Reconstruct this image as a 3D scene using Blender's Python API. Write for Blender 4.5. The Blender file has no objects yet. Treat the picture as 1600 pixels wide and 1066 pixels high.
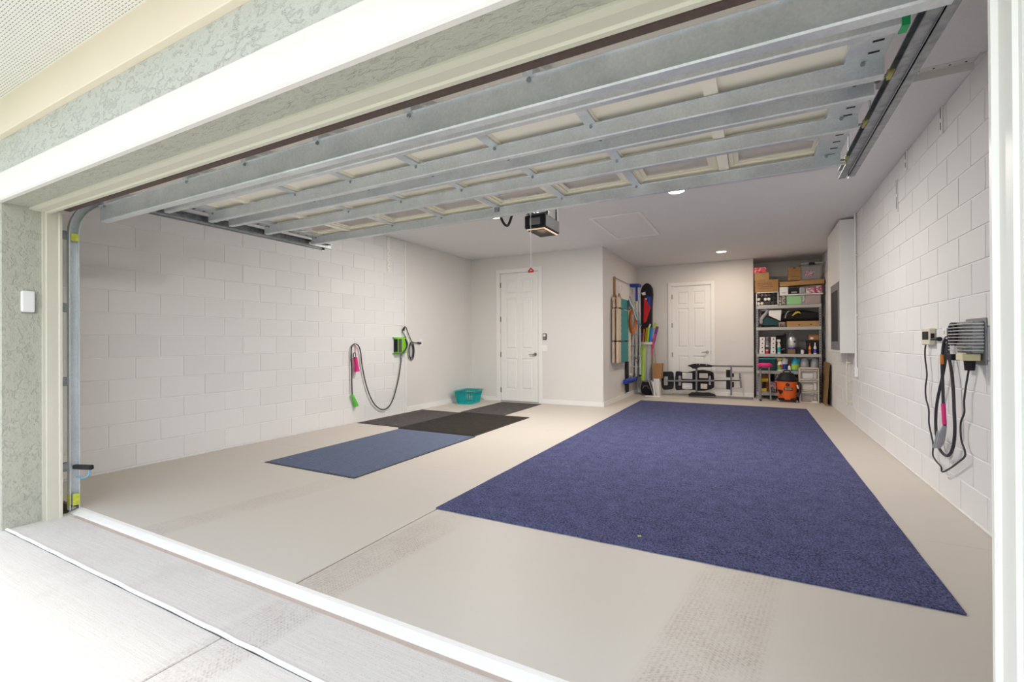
import bpy, math, random
from mathutils import Vector, Matrix, Euler
random.seed(7)
sc = bpy.context.scene
PI = math.pi
# ------------------------------------------------------------------ camera
FPX, YAW, PITCH, ROLL = 720.0, .483, .003, -.005
CAM = Vector((0, 0, 1.16))
_F = Vector((-math.sin(YAW)*math.cos(PITCH), math.cos(YAW)*math.cos(PITCH), math.sin(PITCH)))
_R = Vector((math.cos(YAW), math.sin(YAW), 0))
_U = _R.cross(_F)
_R2 = _R*math.cos(ROLL) + _U*math.sin(ROLL)
_U2 = _U*math.cos(ROLL) - _R*math.sin(ROLL)
cd = bpy.data.cameras.new('camera')
cam = bpy.data.objects.new('camera', cd)
sc.collection.objects.link(cam)
m = Matrix((_R2, _U2, -_F)).transposed().to_4x4()
m.translation = CAM
cam.matrix_world = m
cd.sensor_width = 36.0
cd.lens = FPX*36/1600
cd.clip_start = .05
cd.clip_end = 300
sc.camera = cam
# ------------------------------------------------------------------ view, world, lights
sc.view_settings.view_transform = 'Standard'
sc.view_settings.look = 'None'
sc.view_settings.gamma = 1
sc.view_settings.use_curve_mapping = False
sc.view_settings.exposure = 0.2
sc.cycles.use_denoising = True
sc.cycles.diffuse_bounces = 7
sc.cycles.max_bounces = 12
sc.cycles.sample_clamp_indirect = 6
w = bpy.data.worlds.new('world')
sc.world = w
w.use_nodes = True
nt = w.node_tree
bg = nt.nodes['Background']
tc = nt.nodes.new('ShaderNodeTexCoord')
sx = nt.nodes.new('ShaderNodeSeparateXYZ')
rp = nt.nodes.new('ShaderNodeValToRGB')
nt.links.new(tc.outputs['Generated'], sx.inputs[0])
nt.links.new(sx.outputs['Z'], rp.inputs[0])
nt.links.new(rp.outputs[0], bg.inputs[0])
rp.color_ramp.elements[0].position = 0.0
rp.color_ramp.elements[0].color = (.95, .97, 1.0, 1)
rp.color_ramp.elements[1].position = .8
rp.color_ramp.elements[1].color = (.72, .84, 1.0, 1)
bg.inputs[1].default_value = 2.15
sl = bpy.data.lights.new('sun', 'SUN')
sl.energy = 2.3
sl.angle = math.radians(14)
sl.color = (1, .95, .87)
so = bpy.data.objects.new('sun', sl)
sc.collection.objects.link(so)
so.rotation_euler = Euler((math.radians(13), math.radians(-8), 0))   # high, slightly in front of the house, hazy
LAMP_W = 64.0          # each recessed ceiling downlight
OPENER_W = .5
# ------------------------------------------------------------------ helpers
def at(u, v, axis, val):
    """world point on the plane axis=val that a pixel of the 1600x1066 photo looks at"""
    r = _F + _R2*((u-800)/FPX) - _U2*((v-533)/FPX)
    t = (val-CAM[axis])/r[axis]
    return CAM + r*t

class MB:
    def __init__(s): s.v = []; s.f = []
    def add(s, vs, fs):
        n = len(s.v); s.v += [tuple(p) for p in vs]; s.f += [tuple(i+n for i in f) for f in fs]; return s
    def box(s, x0, x1, y0, y1, z0, z1):
        return s.add([(x0,y0,z0),(x1,y0,z0),(x1,y1,z0),(x0,y1,z0),(x0,y0,z1),(x1,y0,z1),(x1,y1,z1),(x0,y1,z1)],
                     [(3,2,1,0),(4,5,6,7),(0,1,5,4),(1,2,6,5),(2,3,7,6),(3,0,4,7)])
    def obox(s, c, size, rot=(0,0,0)):
        R = Euler(rot).to_matrix(); c = Vector(c)
        vs = [c + R @ Vector((sx*size[0]/2, sy*size[1]/2, sz*size[2]/2)) for sz in (-1,1) for sx,sy in ((-1,-1),(1,-1),(1,1),(-1,1))]
        return s.add(vs, [(3,2,1,0),(4,5,6,7),(0,1,5,4),(1,2,6,5),(2,3,7,6),(3,0,4,7)])
    def cyl(s, p0, p1, r0, r1=None, n=12):
        return s.tube([p0, p1], [r0, r0 if r1 is None else r1], n)
    def tube(s, pts, r, n=8, closed=False):
        pts = [Vector(p) for p in pts]; k = len(pts)
        rs = r if isinstance(r, (list, tuple)) else [r]*k
        rings = []; up = None
        for i, p in enumerate(pts):
            if closed: d = pts[(i+1) % k]-pts[i-1]
            else: d = pts[min(i+1, k-1)]-pts[max(i-1, 0)]
            if d.length < 1e-9: d = Vector((0,0,1))
            d.normalize()
            if up is None:
                up = Vector((0,0,1)) if abs(d.z) < .9 else Vector((1,0,0))
            a = d.cross(up)
            if a.length < 1e-5: a = d.orthogonal()
            a.normalize(); b = a.cross(d).normalized(); up = b
            rings.append([p+(a*math.cos(2*PI*j/n)+b*math.sin(2*PI*j/n))*rs[i] for j in range(n)])
        return s.loft(rings, closed)
    def loft(s, rings, closed=False, cap=True):
        n = len(rings[0]); k = len(rings); vs = [p for r in rings for p in r]; fs = []
        for i in range(k if closed else k-1):
            a, b = i*n, ((i+1) % k)*n
            for j in range(n): fs.append((a+j, a+(j+1) % n, b+(j+1) % n, b+j))
        if not closed and cap: fs += [tuple(reversed(range(n))), tuple((k-1)*n+j for j in range(n))]
        return s.add(vs, fs)
    def lathe(s, prof, c, n=20):
        c = Vector(c)
        return s.loft([[c+Vector((r*math.cos(2*PI*j/n), r*math.sin(2*PI*j/n), z)) for j in range(n)] for r, z in prof])
    def prism(s, poly, plane, a, b):
        """extrude a polygon given in 'xz', 'yz' or 'xy' between a and b on the third axis"""
        def P(p, q): return {'xz': (p[0], q, p[1]), 'yz': (q, p[0], p[1]), 'xy': (p[0], p[1], q)}[plane]
        return s.loft([[P(p, a) for p in poly], [P(p, b) for p in poly]])
    def build(s, name, mat, parent=None, smooth=False, bevel=0, seg=1, sub=0):
        me = bpy.data.meshes.new(name); me.from_pydata(s.v, [], s.f)
        import bmesh
        bm = bmesh.new(); bm.from_mesh(me); bmesh.ops.recalc_face_normals(bm, faces=bm.faces); bm.to_mesh(me); bm.free()
        me.materials.append(mat)
        if smooth:
            me.polygons.foreach_set('use_smooth', [True]*len(me.polygons))
            try: me.set_sharp_from_angle(angle=math.radians(40))
            except Exception: pass
        o = bpy.data.objects.new(name, me); sc.collection.objects.link(o)
        hang(o, parent)
        if bevel:
            b = o.modifiers.new('bevel', 'BEVEL'); b.width = bevel; b.segments = seg; b.limit_method = 'ANGLE'
        if sub:
            b = o.modifiers.new('sub', 'SUBSURF'); b.levels = b.render_levels = sub
        return o

def hang(o, parent):
    if parent is not None:
        o.parent = parent
        off = Vector((0,0,0)); p = parent
        while p is not None: off += Vector(p.location); p = p.parent
        o.location = -off
def thing(name, label, cat, loc=(0,0,0), group=None):
    o = bpy.data.objects.new(name, None); sc.collection.objects.link(o); o.location = loc
    o.empty_display_size = .05; o['label'] = label; o['category'] = cat
    if group: o['group'] = group
    return o
def tag(o, label, cat, group=None):
    o['label'] = label; o['category'] = cat
    if group: o['group'] = group
    return o
def struct(o, label=None):
    o['kind'] = 'structure'
    if label: o['label'] = label
    return o
def sroot(name, loc=(0,0,0), label=None):
    o = bpy.data.objects.new(name, None); sc.collection.objects.link(o); o.location = loc; o.empty_display_size = .05
    return struct(o, label)
def B(x0, x1, y0, y1, z0, z1): return MB().box(x0, x1, y0, y1, z0, z1)
def lettering(txt, loc, rot, size, mat, parent, extrude=.0006, name='lettering'):
    c = bpy.data.curves.new(name, 'FONT'); c.body = txt; c.size = size; c.extrude = extrude
    c.align_x = 'CENTER'; c.align_y = 'CENTER'; c.materials.append(mat)
    o = bpy.data.objects.new(name, c); sc.collection.objects.link(o)
    me = bpy.data.meshes.new_from_object(o); me.name = name; bpy.data.objects.remove(o)
    o = bpy.data.objects.new(name, me); sc.collection.objects.link(o)
    hang(o, parent); o.location = Vector(o.location)+Vector(loc); o.rotation_euler = rot
    return o
def smooth_path(pts, n=5, closed=False):
    pts = [Vector(p) for p in pts]; k = len(pts); out = []
    for i in range(k if closed else k-1):
        if closed: a, b, c, d = pts[i-1], pts[i], pts[(i+1) % k], pts[(i+2) % k]
        else: a, b, c, d = pts[max(i-1,0)], pts[i], pts[i+1], pts[min(i+2,k-1)]
        for j in range(n):
            t = j/n
            out.append(.5*((2*b)+(c-a)*t+(2*a-5*b+4*c-d)*t*t+(3*b-a-3*c+d)*t**3))
    if not closed: out.append(pts[-1])
    return out

# ------------------------------------------------------------------ materials
def s2l(c): return tuple((x/12.92 if x <= .04045 else ((x+.055)/1.055)**2.4) for x in c)
def rgb(r, g, b): return s2l((r/255, g/255, b/255))
class Mat:
    def __init__(s, name, col=(.8,.8,.8), rough=.6, metal=0, spec=.5):
        s.m = bpy.data.materials.new(name); s.m.use_nodes = True; s.t = s.m.node_tree
        s.p = s.t.nodes['Principled BSDF']; s.p.inputs['Base Color'].default_value = (*col, 1)
        s.p.inputs['Roughness'].default_value = rough; s.p.inputs['Metallic'].default_value = metal
        s.p.inputs['Specular IOR Level'].default_value = spec; s.col = (*col, 1); s._c = None
    def n(s, t, **k):
        x = s.t.nodes.new(t)
        for a, b in k.items():
            if a in x.inputs: x.inputs[a].default_value = b
            else: setattr(x, a, b)
        return x
    def l(s, a, b): s.t.links.new(a, b)
    def co(s):
        if s._c is None:
            g = s.n('ShaderNodeNewGeometry'); s._c = g.outputs['Position']     # metres in the world
        return s._c
    def noise(s, scale, detail=3, rough=.5, vec=None):
        x = s.n('ShaderNodeTexNoise', Scale=scale, Detail=detail, Roughness=rough); s.l(vec or s.co(), x.inputs['Vector']); return x.outputs['Fac']
    def stretch(s, sc_):
        x = s.n('ShaderNodeMapping'); x.inputs['Scale'].default_value = sc_; s.l(s.co(), x.inputs['Vector']); return x.outputs[0]
    def ramp(s, fac, stops):
        x = s.n('ShaderNodeValToRGB'); e = x.color_ramp.elements
        while len(e) < len(stops): e.new(.5)
        for i, (p, c) in enumerate(stops): e[i].position = p; e[i].color = (*c, 1) if len(c) == 3 else c
        s.l(fac, x.inputs[0]); return x.outputs[0]
    def mix(s, a, b, fac, mode='MIX'):
        x = s.n('ShaderNodeMix', data_type='RGBA', blend_type=mode)
        for i, v in ((6, a), (7, b)):
            if hasattr(v, 'is_linked'): s.l(v, x.inputs[i])
            else: x.inputs[i].default_value = (*v[:3], 1)
        if hasattr(fac, 'is_linked'): s.l(fac, x.inputs[0])
        else: x.inputs[0].default_value = fac
        return x.outputs[2]
    def math(s, op, a, b=0, c=0):
        x = s.n('ShaderNodeMath', operation=op)
        for i, v in enumerate((a, b, c)):
            if hasattr(v, 'is_linked'): s.l(v, x.inputs[i])
            else: x.inputs[i].default_value = v
        return x.outputs[0]
    def base(s, o): s.l(o, s.p.inputs['Base Color']); return s
    def rough(s, o): s.l(o, s.p.inputs['Roughness']); return s
    def bump(s, h, strength=.3, dist=.01):
        x = s.n('ShaderNodeBump', Strength=strength, Distance=dist); s.l(h, x.inputs['Height']); s.l(x.outputs[0], s.p.inputs['Normal']); return s
    def emit(s, col, st): s.p.inputs['Emission Color'].default_value = (*col, 1); s.p.inputs['Emission Strength'].default_value = st; return s

def plain(name, col, rough=.6, metal=0, var=.12, scale=9, bump=0, spec=.5):
    M = Mat(name, col, rough, metal, spec)
    f = M.noise(scale, 3)
    a = tuple(c*(1-var) for c in col); b = tuple(min(1, c*(1+var)) for c in col)
    M.base(M.mix(a, b, f))
    if bump: M.bump(M.noise(scale*12, 3), bump, .004)
    return M.m

# painted concrete block
M = Mat('painted_block', (.71,.70,.69), .62)
oi = M.n('ShaderNodeObjectInfo')
t = M.mix((.71,.70,.695), (.75,.74,.735), oi.outputs['Random'])
t = M.mix(t, (.60,.57,.54), M.ramp(M.noise(34, 4, .7), [(.70, (0,0,0)), (.78, (.35,.35,.35))]))
M.base(t); M.bump(M.noise(140, 4, .7), .35, .004)
m_block = M.m
M = Mat('mortar_paint', (.80,.79,.78), .65); M.bump(M.noise(90, 3), .3, .004); m_mortar = M.m
M = Mat('drywall_paint', (.70,.675,.65), .55)
M.base(M.mix((.69,.665,.64), (.71,.69,.665), M.noise(1.3, 2))); M.bump(M.noise(110, 3), .06, .003); m_dry = M.m
M = Mat('ceiling_texture', (.66,.65,.65), .8)
h = M.ramp(M.noise(38, 4, .65), [(.45, (0,0,0)), (.58, (1,1,1))])
M.base(M.mix((.72,.71,.71), (.78,.77,.77), M.noise(80, 3))); M.bump(h, .35, .004); m_ceil = M.m
# stucco with skip-trowel marks
def stucco(name, col, sc_=11, strength=.8):
    M = Mat(name, col, .8)
    v = M.n('ShaderNodeMapping'); v.inputs['Scale'].default_value = (.7, 1.6, 1.2); M.l(M.co(), v.inputs['Vector'])
    n1 = M.noise(sc_, 6, .62, v.outputs[0])
    n2 = M.noise(120, 2)
    r = M.ramp(n1, [(.40, (0,0,0)), (.46, (.75,.75,.75)), (.58, (1,1,1)), (.64, (.5,.5,.5))])
    h = M.math('ADD', r, M.math('MULTIPLY', n2, .25))
    M.base(M.mix(tuple(c*.95 for c in col), tuple(min(1,c*1.03) for c in col), n2)); M.bump(h, strength, .006)
    return M.m
m_stucco = stucco('stucco_greygreen', (.47,.47,.40), 16, .7)
m_stucco2 = stucco('stucco_palegrey', (.56,.57,.53), 16, .9)
m_band = plain('smooth_stucco_band', (.80,.77,.74), .75, var=.03, bump=.15)
m_frieze = plain('frieze_board_cream', (.87,.76,.63), .7, var=.04, scale=3, bump=.1)
m_jamb = plain('jamb_trim_paint', (.62,.60,.50), .45, var=.03)
m_jambw = plain('jamb_white_paint', (.80,.80,.76), .45, var=.02)
# soffit with slots
M = Mat('vented_soffit', (.80,.79,.75), .5)
sxyz = M.n('ShaderNodeSeparateXYZ'); M.l(M.co(), sxyz.inputs[0])
fx = M.math('FRACT', M.math('MULTIPLY', sxyz.outputs['X'], 1/.0305)); fy = M.math('FRACT', M.math('MULTIPLY', sxyz.outputs['Y'], 1/.0125))
slot = M.math('MULTIPLY', M.math('GREATER_THAN', fx, .38), M.math('GREATER_THAN', fy, .72))
M.base(M.mix((.86,.85,.83), (.36,.32,.29), slot)); M.bump(M.math('SUBTRACT', 1, slot), .5, .003); m_soffit = M.m
# floor paint with tyre tracks
def tracks(M, base, spec, y1=2.75, dirt=(.33,.255,.22)):
    s = M.n('ShaderNodeSeparateXYZ'); M.l(M.co(), s.inputs[0])
    X, Y = s.outputs['X'], s.outputs['Y']; out = base
    for x0, slope, hw, amt, ymin, ymax in spec:
        cx = M.math('ADD', M.math('MULTIPLY', Y, slope), x0)
        d = M.math('ABSOLUTE', M.math('SUBTRACT', X, cx))
        mask = M.ramp(M.math('DIVIDE', d, hw), [(.72, (1,1,1)), (1.0, (0,0,0))])
        fy = M.math('MULTIPLY', M.math('GREATER_THAN', Y, ymin), M.ramp(M.math('DIVIDE', M.math('SUBTRACT', Y, ymin), ymax-ymin), [(.0, (1,1,1)), (.5,(.9,.9,.9)), (1.0, (0,0,0))]))
        ch = M.math('SINE', M.math('ADD', M.math('MULTIPLY', Y, 420), M.math('MULTIPLY', d, 300)))
        rib = M.math('SINE', M.math('MULTIPLY', d, 330))
        tread = M.ramp(M.math('ADD', M.math('MULTIPLY', ch, .3), M.math('MULTIPLY', rib, .3)), [(.0,(.35,.35,.35)), (.45,(1,1,1))])
        nz = M.ramp(M.noise(60, 5, .75), [(.40, (.1,.1,.1)), (.62, (1,1,1))])
        big = M.ramp(M.noise(5, 3), [(.3, (.25,.25,.25)), (.65, (1,1,1))])
        fac = M.math('MULTIPLY', M.math('MULTIPLY', M.math('MULTIPLY', mask, fy), M.math('MULTIPLY', tread, nz)), M.math('MULTIPLY', big, amt))
        fac = M.n('ShaderNodeMath', operation='MULTIPLY', use_clamp=True) if False else M.math('MINIMUM', M.math('MULTIPLY', fac, 1.5), .7)
        out = M.mix(out, dirt, fac)
    return out
M = Mat('floor_paint_beige', (.55,.50,.44), .5)
base = M.mix((.535,.485,.425), (.575,.53,.475), M.noise(1.1, 4, .6))
base = M.mix(base, (.42,.37,.32), M.ramp(M.noise(22, 6, .75), [(.66, (0,0,0)), (.76, (.35,.35,.35))]))
base = tracks(M, base, [(-1.93, .06, .16, 1.0, 1.0, 3.3), (-.42, .14, .20, 1.0, 1.0, 3.2), (-3.55, .16, .14, .6, 1.3, 3.3)])
M.base(base); M.bump(M.noise(55, 4), .10, .003); m_floor = M.m
M = Mat('brushed_concrete', (.62,.58,.55), .8)
st = M.stretch((3, 130, 3))
base = M.mix((.56,.52,.485), (.72,.69,.66), M.noise(1.0, 4, .7, st))
base = M.mix(base, (.50,.44,.40), M.ramp(M.noise(3.2, 5, .7), [(.52, (0,0,0)), (.8, (.45,.45,.45))]))
base = M.mix(base, (.40,.33,.29), M.ramp(M.noise(160, 3, .7), [(.56, (0,0,0)), (.70, (.6,.6,.6))]))
base = tracks(M, base, [(-1.86, .03, .15, .6, .75, 1.9)])
M.base(base); M.bump(M.noise(1.0, 4, .7, st), .45, .004); m_drive = M.m
m_lip = plain('pale_lip_paint', (.84,.81,.77), .6, var=.05, scale=25, bump=.2)  # threshold lip colour, whiter than the floor slabs
M = Mat('dirty_lip', (.5,.42,.35), .8); M.base(M.mix((.60,.52,.46), (.42,.32,.26), M.noise(14, 5, .7))); m_dirt = M.m
m_caulk = plain('white_caulk', (.88,.87,.84), .6, var=.04, scale=30)
m_joint = plain('joint_dark', (.16,.12,.09), .9, var=.3, scale=40)
m_jointl = plain('joint_paint', (.60,.55,.50), .7, var=.05)
m_grass = plain('lawn_grass', (.10,.17,.05), .9, var=.4, scale=4)
# galvanised steel
M = Mat('galvanised_steel', (.60,.62,.63), .38, .45)
vz = M.n('ShaderNodeTexVoronoi', Scale=110.0); M.l(M.stretch((1, 1.6, 1)), vz.inputs['Vector'])
f = M.math('ADD', M.math('MULTIPLY', M.noise(5, 5, .7), .7), M.math('MULTIPLY', vz.outputs['Color'], .16))
M.base(M.ramp(f, [(.25, (.54,.57,.59)), (.55, (.70,.73,.75)), (.8, (.82,.84,.85))]))
M.rough(M.ramp(M.noise(12, 4), [(.3, (.28,.28,.28)), (.7, (.48,.48,.48))])); m_galv = M.m
M = Mat('galvanised_dull', (.33,.35,.36), .45, .9)
M.base(M.ramp(M.noise(30, 4), [(.3, (.24,.26,.27)), (.7, (.42,.44,.45))])); m_galvd = M.m
m_greenpaint = plain('green_paint_mark', (.01,.36,.12), .5)
m_yellow = plain('yellow_nylon', (.70,.62,.22), .5)
m_yelpaint = plain('yellow_green_paint', (.50,.55,.05), .5, var=.5, scale=60)
m_panel = plain('door_panel_cream', (.95,.90,.78), .5, var=.02, scale=2)
m_wframe = plain('window_frame_cream', (.84,.79,.63), .5, var=.03)
m_arch = plain('arch_insert_tan', (.66,.55,.38), .5, var=.05)
M = Mat('window_glass', (.75,.75,.85), .05); M.p.inputs['Alpha'].default_value = .22; m_glass = M.m
m_seal = plain('brown_rubber_seal', (.10,.065,.055), .7, var=.35, scale=40, bump=.5)
m_white = plain('white_plastic', (.82,.82,.82), .4, var=.02)
m_wpaint = plain('white_door_paint', (.80,.79,.77), .4, var=.015)
m_paintw = plain('wall_painted_metal', (.70,.69,.675), .5, var=.02)
m_black = plain('black_plastic', (.018,.018,.022), .55, var=.2, spec=.2)
m_blackf = plain('black_fabric', (.012,.012,.015), .85, var=.3, bump=.3)
m_rubber = plain('black_rubber', (.03,.03,.035), .55, var=.2)
m_grey = plain('grey_frame_paint', (.17,.165,.175), .45, var=.1)
m_midgrey = plain('mid_grey_metal', (.30,.30,.31), .45, .4, var=.1)
m_shelf = plain('shelf_grey', (.45,.44,.43), .5, .1, var=.06)
m_nickel = plain('satin_nickel', (.35,.31,.27), .3, .9, var=.1)
m_teal = plain('teal_plastic', (.0,.36,.37), .35, var=.06)
m_lime = plain('lime_green_plastic', (.22,.55,.03), .4, var=.08)
m_green = plain('bright_green_plastic', (.10,.55,.05), .4, var=.08)
m_pink = plain('hot_pink_plastic', (.75,.015,.20), .45, var=.08)
m_red = plain('red_plastic', (.60,.01,.02), .4, var=.15)
m_orange = plain('orange_plastic', (.80,.13,.015), .4, var=.06)
m_orcord = plain('orange_cord', (.50,.13,.02), .5, var=.15, scale=60)
m_blue = plain('blue_plastic', (.01,.04,.35), .4, var=.15)
m_blue2 = plain('bright_blue_foam', (.02,.20,.75), .6, var=.05)
m_purple = plain('purple_foam', (.20,.03,.30), .6, var=.05)
m_magenta = plain('magenta_foam', (.65,.05,.22), .6)
m_limef = plain('lime_foam', (.42,.62,.04), .6, var=.08)
m_card = plain('cardboard', (.36,.19,.075), .8, var=.10, scale=14)
m_card2 = plain('cardboard_light', (.43,.25,.10), .8, var=.10, scale=14)
m_boardb = plain('brown_hardboard', (.22,.125,.05), .7, var=.12)
m_wood = plain('pale_wood', (.62,.50,.36), .55, var=.10, scale=20)
m_woodo = plain('orange_wood', (.36,.17,.06), .55, var=.15, scale=20)
m_cream = plain('cream_plastic', (.70,.64,.52), .45, var=.04)
m_whitec = plain('white_card', (.78,.76,.74), .6, var=.05)
m_ink = plain('dark_ink', (.06,.045,.04), .7)
m_alum = plain('aluminium', (.68,.70,.72), .32, .7, var=.06)
m_gtrans = plain('cloudy_plastic', (.36,.37,.40), .3, var=.15)
m_dteal = plain('dark_teal_cloth', (.015,.06,.07), .85, var=.3, bump=.3)
m_gcloth = plain('grey_cloth', (.33,.33,.34), .9, var=.35, scale=30, bump=.4)
m_brownpink = plain('brown_pink_cloth', (.33,.20,.16), .85, var=.12, scale=30)
m_gbright = plain('bright_green_cloth', (.14,.62,.07), .8, var=.12, scale=40)
m_strap = plain('tan_strap', (.38,.26,.14), .8)
m_cyan = plain('cyan_plastic', (.03,.35,.55), .4, var=.15)
m_yel = plain('yellow_tool_plastic', (.65,.45,.02), .45, var=.1)
m_amber = plain('amber_lens', (.75,.45,.12), .35)
m_orband = plain('orange_tape', (.70,.26,.02), .5)
m_label = plain('pale_yellow_label', (.68,.64,.40), .6)
m_bluew = plain('light_blue_wire', (.15,.40,.62), .5)
M = Mat('clear_plastic', (.85,.86,.88), .15); M.p.inputs['Alpha'].default_value = .16; m_clear = M.m
def pattern(name, a, b, scale, c=None):
    M = Mat(name, a, .75); f = M.ramp(M.noise(scale, 3, .6), [(.44, (0,0,0)), (.52, (1,1,1))]); t = M.mix(a, b, f)
    if c: t = M.mix(t, c, M.ramp(M.noise(scale*1.7, 2), [(.58, (0,0,0)), (.62, (1,1,1))]))
    M.base(t); return M.m
m_pinkpat = pattern('pink_white_print', (.75,.68,.70), (.55,.10,.22), 25, (.25,.05,.15))
m_redwhite = pattern('red_white_wrap', (.65,.02,.05), (.72,.10,.14), 18, (.8,.6,.6))
m_floral = pattern('grey_floral_print', (.55,.50,.46), (.12,.10,.10), 30)
m_camo = pattern('black_tan_print', (.04,.035,.04), (.30,.22,.20), 35)
# teal zigzag fabric
M = Mat('teal_zigzag_fabric', (.02,.30,.30), .8)
s_ = M.n('ShaderNodeSeparateXYZ'); M.l(M.co(), s_.inputs[0])
zig = M.math('ABSOLUTE', M.math('SINE', M.math('MULTIPLY', s_.outputs['Z'], 30)))
f = M.math('SINE', M.math('ADD', M.math('MULTIPLY', s_.outputs['Y'], 62), M.math('MULTIPLY', zig, 3)))
M.base(M.mix((.005,.09,.11), (.10,.50,.48), M.ramp(f, [(.3, (0,0,0)), (.6, (1,1,1))]))); m_zig = M.m
# rugs and mats
def carpet(name, a, b, scale, c=None, bs=.6):
    M = Mat(name, a, .95, spec=.15)
    f = M.math('ADD', M.math('MULTIPLY', M.noise(scale, 4, .8), .85), M.math('MULTIPLY', M.noise(scale*.1, 3, .6), .15))
    t = M.mix(a, b, M.ramp(f, [(.40, (0,0,0)), (.60, (1,1,1))]))
    if c: t = M.mix(t, c, M.ramp(M.noise(scale*1.4, 2, .8), [(.60, (0,0,0)), (.68, (1,1,1))]))
    M.base(t); M.bump(M.noise(scale*1.5, 3, .8), bs, .006); return M.m
m_navy = carpet('navy_heather_carpet', (.020,.022,.060), (.115,.125,.26), 85, (.20,.21,.33))
m_char = carpet('charcoal_carpet', (.045,.040,.040), (.13,.115,.11), 90)
m_dark = carpet('black_carpet', (.012,.011,.010), (.055,.045,.040), 90)
M = Mat('blue_ribbed_mat', (.07,.09,.15), .95, spec=.15)
v = M.n('ShaderNodeMapping'); v.inputs['Location'].default_value = (4.23*7.2, 0, 0); v.inputs['Scale'].default_value = (7.2, 7.2, 1); M.l(M.co(), v.inputs['Vector'])
ck = M.n('ShaderNodeTexChecker', Scale=1.0); M.l(v.outputs[0], ck.inputs['Vector'])
s_ = M.n('ShaderNodeSeparateXYZ'); M.l(M.co(), s_.inputs[0])
ry = M.math('SINE', M.math('MULTIPLY', s_.outputs['X'], 290)); rx = M.math('SINE', M.math('MULTIPLY', s_.outputs['Y'], 290))
h = M.math('ADD', M.math('MULTIPLY', ck.outputs['Fac'], ry), M.math('MULTIPLY', M.math('SUBTRACT', 1, ck.outputs['Fac']), rx))
t = M.mix((.05,.065,.11), (.24,.28,.40), M.ramp(h, [(.2, (0,0,0)), (.75, (1,1,1))]))
M.base(M.mix(t, (.13,.155,.23), M.noise(90, 3, .8))); M.bump(h, .6, .004); m_ribbed = M.m
def lamp_mat(name, col, st): return Mat(name, (.9,.9,.85), .5).emit(col, st).m
m_lamp = lamp_mat('lit_lamp_lens', (1,.80,.52), 9)
m_glow = lamp_mat('lit_amber_lens', (1,.45,.10), .35)

# ================================================================== SETTING
XL, XR = -5.15, 1.23          # side walls
YF, YB, YB2, YN = 1.45, 8.0, 10.7, 11.4
ZC = 2.86
XS = -2.37                    # side wall of the rear bay
OL, OR = -4.24, .495          # garage opening
# floor slabs with joints
fl = sroot('floor', (0, 6, 0))
B(XL-.1, XR+.1, YF+.02, YN+.1, -.12, -.006).build('subfloor', m_joint, fl)
xs = [(XL-.02, -1.969), (-1.960, XR+.02)]
ys = [(YF+.035, 3.478), (3.484, 5.638), (5.644, 7.9), (7.905, YN+.05)]
for i, (x0, x1) in enumerate(xs):
    for y0, y1 in ys:
        B(x0, x1, y0, y1, -.1, 0).build('slab', m_floor, fl, bevel=.002)
for y in (3.481, 5.641):      # painted-over cross joints
    for x0, x1 in xs: B(x0, x1, y-.004, y+.004, -.02, .0006).build('joint_filler', m_jointl, fl)
# threshold lip: sloped slab edge, coloured paler than the floor, and the dirty strip below it
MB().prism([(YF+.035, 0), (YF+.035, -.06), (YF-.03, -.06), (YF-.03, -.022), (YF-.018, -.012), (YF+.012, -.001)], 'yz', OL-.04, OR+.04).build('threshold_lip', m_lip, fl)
ap = sroot('apron', (-1.9, 1.2, -.03))
B(OL-.03, OR+.03, 1.118, YF-.03, -.1, -.022).build('slab', m_drive, ap)
B(OL+.1, OR+.03, YF-.052, YF-.029, -.05, -.0205).build('dirt_strip', m_dirt, ap)
mb = MB(); pts = [(OL-.1+i*.12, 1.112+random.uniform(-.0025,.0025), -.021) for i in range(46)]
mb.tube(pts, .0085, 6).build('caulk_line', m_caulk, ap, smooth=True)
dr = sroot('driveway', (-1.9, -2, -.03))
for x0, x1 in ((-5.4, -1.913), (-1.907, 1.6)):
    for y0, y1 in ((-1.4, 1.105), (-4.5, -1.406), (-9, -4.506)):
        B(x0, x1, y0, y1, -.12, -.026).build('slab', m_drive, dr, bevel=.004)
struct(B(-60, 60, -60, 14, -.25, -.06).build('lawn_ground', m_grass))

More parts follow.
